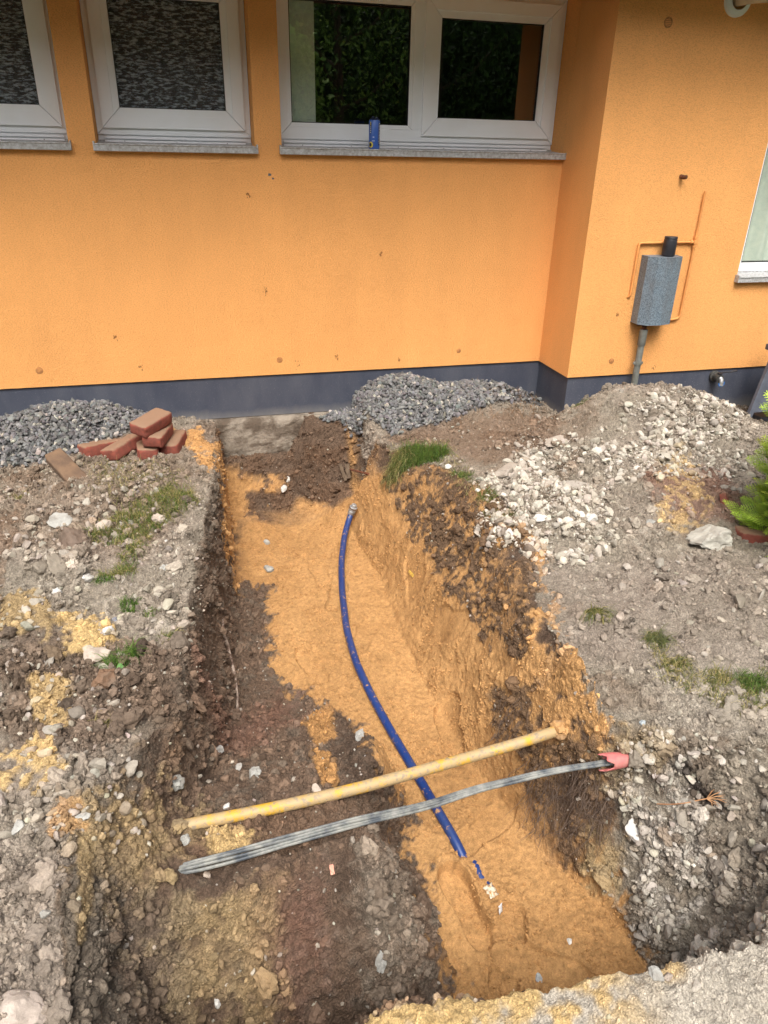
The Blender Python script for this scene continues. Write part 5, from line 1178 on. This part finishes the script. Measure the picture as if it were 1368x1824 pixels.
def tuft(u, v, r_, n, lmin, lmax, lab, cols, lean=.7, ry=None, wid=.0024, dirv=None, nm='grass_tuft'):
    p_, n_n = see(u, v); ry = ry or r_; a_ = RNG.uniform(0, 2*math.pi, n); q = np.sqrt(RNG.random(n)); X_ = p_.x+np.cos(a_)*q*r_; Y_ = p_.y+np.sin(a_)*q*ry
    R_ = [tuple(on(a, c)[0]-Vector((0, 0, .004))) for a, c in zip(X_, Y_)]
    return tag(blade_mesh(nm, R_, M_GRASS, lmin, lmax, wid, lean, cols, dirv=dirv), lab, 'grass tuft', 'grass tufts on the banks')
tuft(750, 812, .16, 2200, .04, .095, 'large green turf tuft on the right lip near the gravel', GG+GG+GO, .75, .085)
tuft(712, 828, .07, 700, .04, .095, 'straw-coloured tuft hanging over the sand at the left of the green turf', GO+GS, .9, .05, dirv=(-.5, -.5, 0))
tuft(824, 850, .06, 330, .02, .05, 'small green tuft below the large turf tuft on the right lip', GG+GO, .9, .05)
tuft(868, 884, .05, 160, .02, .045, 'sparse tuft at the lower left of the white rubble', GO+GG, .9, .05)
tuft(912, 915, .03, 90, .015, .04, 'tiny tuft beside the white cube-like stone', GO, .9)
tuft(216, 1176, .060, 380, .03, .075, 'dense green tuft above the brown lump on the left bank', GG, .7, .035)
tuft(232, 1085, .035, 200, .02, .05, 'small dark green tuft in the middle of the left bank', GG, .6)
tuft(268, 1092, .030, 110, .015, .04, 'thin green tuft right of the dark green tuft', GG+GO, .7)
tuft(300, 1142, .035, 200, .02, .055, 'grey-green tuft on the edge of the left trench wall', GO+GG+GS, .9, .03, dirv=(.4, -.2, 0))
tuft(185, 1028, .035, 160, .015, .03, 'low green tuft at the lower end of the grass strip', GG, .8, .02)
tuft(30, 890, .06, 200, .02, .05, 'dull green tuft at the left picture edge', GO+GS, .9, .05)
tuft(1062, 1095, .045, 330, .04, .085, 'dry grey-green tuft hanging on the right slope', GO+GS[:1]+[lin(120, 124, 92, .8)], 1.0, .03, dirv=(0, -.8, -.1))
tuft(1170, 1140, .040, 240, .03, .07, 'tuft at the left end of the grass fringe on the right slope', GO+[lin(120, 124, 92, .8)], 1.0, .03, dirv=(0, -.5, 0))
tuft(1200, 1185, .045, 200, .03, .06, 'yellowish tuft on the grass fringe of the right slope', GO+GS, 1.0, .03, dirv=(.2, -.5, 0))
tuft(1340, 1215, .05, 280, .03, .08, 'green tuft of the fringe at the right picture edge', GG+GO, .9, .04)
tuft(1285, 1210, .035, 120, .02, .06, 'straggling tuft in the middle of the grass fringe', GO+GS, 1.0, .03)
tuft(190, 1290, .04, 130, .02, .05, 'dry yellowish root tuft on the left bank', GS, 1.1, .03, wid=.0014)
tuft(1300, 715, .12, 700, .02, .06, 'mossy green weeds at the foot of the plinth below the tap', [lin(84, 92, 40, .8), lin(104, 100, 48, .8), lin(66, 76, 36, .8)], .9, .07, nm='weeds')
tuft(1030, 722, .05, 120, .015, .04, 'sparse weeds on the heap crest below the tilted slab', GO, .9)
# leaf on the tuft
p_, n_n = see(214, 1196); mb = MB(); V = []
for i in range(7):
    s_ = i/6; w_ = .012*math.sin(math.pi*min(.97, s_*.8+.12)); V += [(-w_, -.055*s_, .012*math.sin(s_*2.4)), (w_, -.055*s_, .012*math.sin(s_*2.4)+.003)]
mb.add(V, [(2*i, 2*i+1, 2*i+3, 2*i+2) for i in range(6)]); lf2 = mb.build('leaf', plain('broad_leaf', lin(118, 160, 96, .8), lin(96, 140, 76, .8), rough=.5, scale=60), None, True); lf2.location = p_+Vector((0, .015, .02)); lf2.rotation_euler = (.5, 0, .15); tag(lf2, 'single broad green leaf hanging from the dense green tuft', 'leaf')

# hanging roots on the right bank
def root_strands(n, box, lmin, lmax, seed, wid=.0011):
    r = np.random.default_rng(seed); m_ = MB()
    for _ in range(n):
        u_ = r.uniform(box[0], box[1]); v_ = r.uniform(box[2], box[3]); p_ = nearer(u_, v_, .006); L_ = r.uniform(lmin, lmax); k = 7; P_ = [p_]; d_ = np.array([r.normal(0, .25)-.15, r.normal(-.25, .2), -.9])
        for i in range(k):
            d_ = d_+r.normal(0, .28, 3)*[1, .6, .3]; dn = d_/np.linalg.norm(d_); q = P_[-1]+dn*L_/k
            gq = bil(np.array([q[0]]), np.array([q[1]]))[0]+.004
            if q[2] < gq: q[2] = gq+.002
            P_.append(q)
        m_.tube(P_, [wid*(1-.8*i/k) for i in range(k+1)], 4, caps=False)
    return m_
M_ROOT = plain('thin_roots', lin(128, 108, 92, .8), lin(86, 70, 60, .8), rough=.9, scale=30)
m_ = root_strands(260, (935, 1090, 1345, 1480), .05, .16, 5); o = m_.build('roots', M_ROOT); tag(o, 'mass of fine brown roots hanging below the cables on the right bank', 'roots', kind='stuff')
m_ = root_strands(120, (700, 930, 850, 1100), .02, .06, 6, .0010); o = m_.build('roots', M_ROOT); tag(o, 'fine roots sticking out of the dark topsoil on the right bank', 'roots', kind='stuff')
m_ = root_strands(90, (880, 945, 1240, 1320), .03, .08, 7); o = m_.build('roots', M_ROOT); tag(o, 'fine roots in the dark hollow above the yellow pipe', 'roots', kind='stuff')
m_ = root_strands(70, (1110, 1300, 1350, 1480), .02, .07, 8, .0009); o = m_.build('roots', M_ROOT); tag(o, 'thin rootlets in the stony right wall of the pit', 'roots', kind='stuff')
m_ = root_strands(80, (300, 345, 1130, 1420), .02, .07, 9, .0009); o = m_.build('roots', M_ROOT); tag(o, 'thin rootlets along the left wall of the trench', 'roots', kind='stuff')
M_RO = plain('orange_root', lin(196, 150, 106, .75), lin(176, 122, 80, .75), rough=.7, scale=40)
P_ = [nearer(u_, v_, .012) for u_, v_ in ((1170, 1432), (1200, 1433), (1225, 1430), (1245, 1425), (1262, 1422))]
mb = MB(); mb.tube(smooth_path(np.array(P_), 20), .0016, 8)
for (u_, v_) in ((1282, 1412), (1290, 1420), (1294, 1430), (1280, 1438), (1270, 1440), (1268, 1408)):
    e1 = nearer(u_, v_, .02); md_ = (P_[-1]+e1)/2+[0, 0, .006]; mb.tube([P_[-1]-(P_[-1]-P_[-2])*.2, md_, e1], [.0013, .0014, .0006], 6)
    mb.tube([md_, md_+(e1-md_)*.7+[.008, .0, .006]], [.0011, .0005], 6)
ro = mb.build('root', M_RO, None, True, origin=tuple(P_[0])); tag(ro, 'pale root ending in an orange branching tip on the right pit wall', 'root')

# ------------------------------------------------------------------ conifer at the right picture edge
mt, nt, b = new_mat('thuja_green'); M_THU = mt; a_ = nt.nodes.new('ShaderNodeVertexColor'); a_.layer_name = 'Col'; nt.links.new(a_.outputs[0], b.inputs['Base Color']); b.inputs['Roughness'].default_value = .5
out = [n for n in nt.nodes if n.type == 'OUTPUT_MATERIAL'][0]; tr = nt.nodes.new('ShaderNodeBsdfTranslucent'); nt.links.new(a_.outputs[0], tr.inputs[0]); mx = nt.nodes.new('ShaderNodeMixShader'); mx.inputs[0].default_value = .35; nt.links.new(b.outputs[0], mx.inputs[1]); nt.links.new(tr.outputs[0], mx.inputs[2]); nt.links.new(mx.outputs[0], out.inputs[0])
def spray(L_):
    """a flat scaly frond along +y"""
    V, F_ = [], []
    def leaf(p, ang, l, w_):
        d_ = np.array([math.sin(ang), math.cos(ang)]); s_ = np.array([d_[1], -d_[0]]); p = np.array(p); k = len(V)
        for q in (p, p+d_*l*.45+s_*w_, p+d_*l, p+d_*l*.45-s_*w_): V.append((q[0], q[1], -.9*(q[1]**2)))
        F_.append((k, k+1, k+2, k+3))
    n = 7
    for i in range(n):
        s_ = i/n; y_ = L_*s_; leaf((0, y_), 0, L_/n*1.5, .0026)
        bl = L_*.55*(1-s_)*(.5+.5*min(1, s_*4+.3))+.006
        for sg in (-1, 1):
            ang = sg*math.radians(42); m2 = max(2, int(bl/.006)); st = (0, y_+.3*L_/n)
            for j in range(m2):
                t_ = j/m2; a2 = ang*(1-.35*t_); px_ = st[0]+math.sin(ang)*bl*t_; py_ = st[1]+math.cos(ang)*bl*t_
                leaf((px_, py_), a2, bl/m2*1.7, .0026)
                if j % 2 == 0 and j < m2-1: leaf((px_, py_), a2-sg*.75, .0085*(1-t_*.4), .0023); leaf((px_, py_), a2+sg*.6, .0075*(1-t_*.4), .0022)
    return np.array(V), np.array(F_)
def thuja(cx, cy, zb_, h_, r_, n, lab):
    root = empty('conifer_bush', (cx, cy, zb_)); tag(root, lab, 'conifer')
    SPR = [spray(l) for l in (.075, .095, .115)]; VV, FF, CC = [], [], []; off = 0
    for i in range(n):
        t_ = RNG.random()**.85; az = RNG.uniform(0, 2*math.pi); rr = r_*(1-t_**5.0*.8)*(.8+.2*min(1, t_*5)); k = RNG.random()**.35
        lob = 1+.16*math.sin(az*3+t_*9)+.1*math.sin(az*7-t_*17)
        p_ = np.array([math.cos(az)*rr*k*lob, math.sin(az)*rr*k*lob, h_*t_]); d_ = np.array([math.cos(az), math.sin(az), .55+RNG.normal(0, .35)]); d_ += RNG.normal(0, .25, 3); d_ /= np.linalg.norm(d_)
        s_ = np.cross(d_, [0, 0, 1.0])+RNG.normal(0, .5, 3); s_ -= d_*(s_@d_); s_ /= np.linalg.norm(s_); n2 = np.cross(s_, d_); V, F_ = SPR[RNG.integers(0, 3)]
        A = V[:, :1]*s_+V[:, 1:2]*d_+V[:, 2:]*n2+p_; VV.append(A); FF.append(F_+off); off += len(V)
        tip = np.clip(V[:, 1:2]/.1, 0, 1); c_ = (lin(120, 160, 48, .9)*(1-tip)+lin(194, 222, 88, .95)*tip)*(1+.2*RNG.normal()); CC.append(np.repeat(c_ if c_.ndim > 1 else c_[None], 1, 0))
    o = np_mesh('foliage', np.concatenate(VV), np.concatenate(FF), M_THU, np.clip(np.concatenate(CC), .01, .8), smooth=False); o.parent = root
    m_ = MB(); m_.tube([(0, 0, -.1), (0.01, 0, h_*.4), (-.01, .01, h_*.8)], [.02, .014, .005], 8)
    for i in range(26): az = i*2.4; z_ = h_*(.08+.8*i/26); rr = r_*.75*(1-z_/h_*.7); m_.tube([(0, 0, z_), (math.cos(az)*rr*.5, math.sin(az)*rr*.5, z_+.03), (math.cos(az)*rr, math.sin(az)*rr, z_+.09)], [.006, .004, .002], 5)
    tk = m_.build('trunk', plain('conifer_bark', lin(96, 72, 54), lin(70, 54, 42), rough=.9, scale=40), None, True); tk.parent = root
    return root
thuja(2.80, 2.04, -.04, 1.10, .49, 7000, 'bright green conifer bush at the right picture edge')
# trees behind the viewpoint: what the big window mirrors
def tree(px_, py_, h_, r_, n, lab, cols, nm='tree'):
    root = empty(nm, (px_, py_, 0)); tag(root, lab, 'tree', 'trees behind the viewpoint, mirrored in the wide window')
    r = np.random.default_rng(int(px_*7+py_*3+900)); t_ = r.random(n)**.8; az = r.uniform(0, 2*math.pi, n); lob = 1+.25*np.sin(az*3+t_*7)+.15*np.sin(az*5-t_*19)
    rr = r_*np.sin(np.clip(t_*2.6+.45, 0, math.pi))**.6*(r.random(n)**.4)*lob; C0 = np.stack([np.cos(az)*rr, np.sin(az)*rr, .25+h_*t_], 1)+r.normal(0, .12, (n, 3))
    d_ = r.normal(size=(n, 3)); d_[:, 2] -= .4; d_ /= np.linalg.norm(d_, axis=1)[:, None]; s_ = np.cross(d_, r.normal(size=(n, 3))); s_ /= np.linalg.norm(s_, axis=1)[:, None]; L_ = r.uniform(.07, .16, n)[:, None]
    V = np.stack([C0, C0+d_*L_*.5+s_*L_*.22, C0+d_*L_, C0+d_*L_*.5-s_*L_*.22], 1).reshape(-1, 3); Fq = np.arange(4*n).reshape(-1, 4)
    cl = fbm(C0+[px_, py_, 0], 1.1, 3, 7); c_ = np.array(cols)[r.integers(0, len(cols), n)]*(1+.5*cl+.2*r.normal(size=n))[:, None]
    o = np_mesh('crown', V, Fq, M_GRASS, np.repeat(np.clip(c_, .005, .5), 4, 0)); o.parent = root
    m_ = MB(); m_.tube([(0, 0, -.1), (.05, 0, h_*.3), (0, .05, h_*.8)], [.16, .11, .03], 8)
    for i in range(10): a_ = i*2.1; m_.tube([(0, 0, h_*(.15+.06*i)), (math.cos(a_)*r_*.4, math.sin(a_)*r_*.4, h_*(.2+.06*i)), (math.cos(a_)*r_*.8, math.sin(a_)*r_*.8, h_*(.28+.065*i))], [.05, .035, .012], 6)
    tk = m_.build('trunk', M_OLDW, None, True); tk.parent = root
DG = [lin(74, 104, 50, .8), lin(88, 122, 58, .8), lin(58, 82, 44, .8)]; LG = [lin(152, 186, 90, .9), lin(128, 166, 78, .9)]
tree(.6, -8.5, 7.5, 2.1, 15000, 'tall dark green tree behind the viewpoint, left of the middle', DG); tree(3.4, -7.4, 6.5, 1.7, 13000, 'mid green bushy tree behind the viewpoint', DG+LG)
tree(5.9, -8.6, 8.0, 2.0, 14000, 'large dark tree at the right behind the viewpoint', DG); tree(8.6, -7.5, 7.5, 1.9, 9000, 'dark tree farthest right behind the viewpoint', DG)
tree(-2.6, -9.2, 8.0, 2.2, 9000, 'dark tree at the left behind the viewpoint', DG); tree(1.9, -5.2, 3.0, .8, 7000, 'low light green shrub behind the viewpoint', LG, 'shrub'); tree(11.5, -8.5, 8, 2.2, 6000, 'tall tree at the far right behind the viewpoint', DG)
# leafy backdrop added behind the trees to darken gaps in the window reflection
hx, hz_ = np.meshgrid(np.linspace(-16, 26, 220), np.linspace(-.1, 8.5, 60)); Ph = np.stack([hx, np.zeros_like(hx), hz_], -1)
hy = -12.5+1.1*fbm(Ph, .5, 4, 91)+.35*fbm(Ph, 2.2, 3, 92); ih = np.arange(hx.size).reshape(hx.shape)
hv = np.stack([hx, hy, hz_+.5*fbm(Ph, .4, 2, 93)], -1).reshape(-1, 3); hb = hv.copy(); hb[:, 1] = -14.5
ff = np.stack([ih[:-1, :-1], ih[:-1, 1:], ih[1:, 1:], ih[1:, :-1]], -1).reshape(-1, 4)
hroot = tag(empty('hedge_backdrop', (5, -12.5, 0)), 'dark leafy backdrop added far behind the viewpoint to fill mirrored sky gaps', 'hedge_backdrop')
hc = (np.array(DG)[RNG.integers(0, 3, len(hv))]*(.25+.2*fbm(hv, 3, 3, 94))[:, None])
ho = np_mesh('backdrop_body', np.vstack([hv, hb]), [ff, ff[:, ::-1]+len(hv)], M_GRASS, np.clip(np.vstack([hc, hc]), .004, .3)); ho.parent = hroot; ho.location = -hroot.location
nl = 26000; I_ = RNG.integers(0, len(hv), nl); C0 = hv[I_]+RNG.normal(0, .10, (nl, 3))+[0, .1, 0]; d_ = RNG.normal(size=(nl, 3)); d_ /= np.linalg.norm(d_, axis=1)[:, None]; s_ = np.cross(d_, RNG.normal(size=(nl, 3))); s_ /= np.linalg.norm(s_, axis=1)[:, None]; L2 = RNG.uniform(.1, .24, nl)[:, None]
lv = np.stack([C0, C0+d_*L2*.5+s_*L2*.25, C0+d_*L2, C0+d_*L2*.5-s_*L2*.25], 1).reshape(-1, 3); lc = np.array(DG)[RNG.integers(0, 3, nl)]*(1+.6*fbm(C0, 1.2, 3, 95)+.2*RNG.normal(size=nl))[:, None]
ho = np_mesh('foliage', lv, np.arange(4*nl).reshape(-1, 4), M_GRASS, np.repeat(np.clip(lc, .004, .4), 4, 0)); ho.parent = hroot; ho.location = -hroot.location

print('done', time.time()-T0)
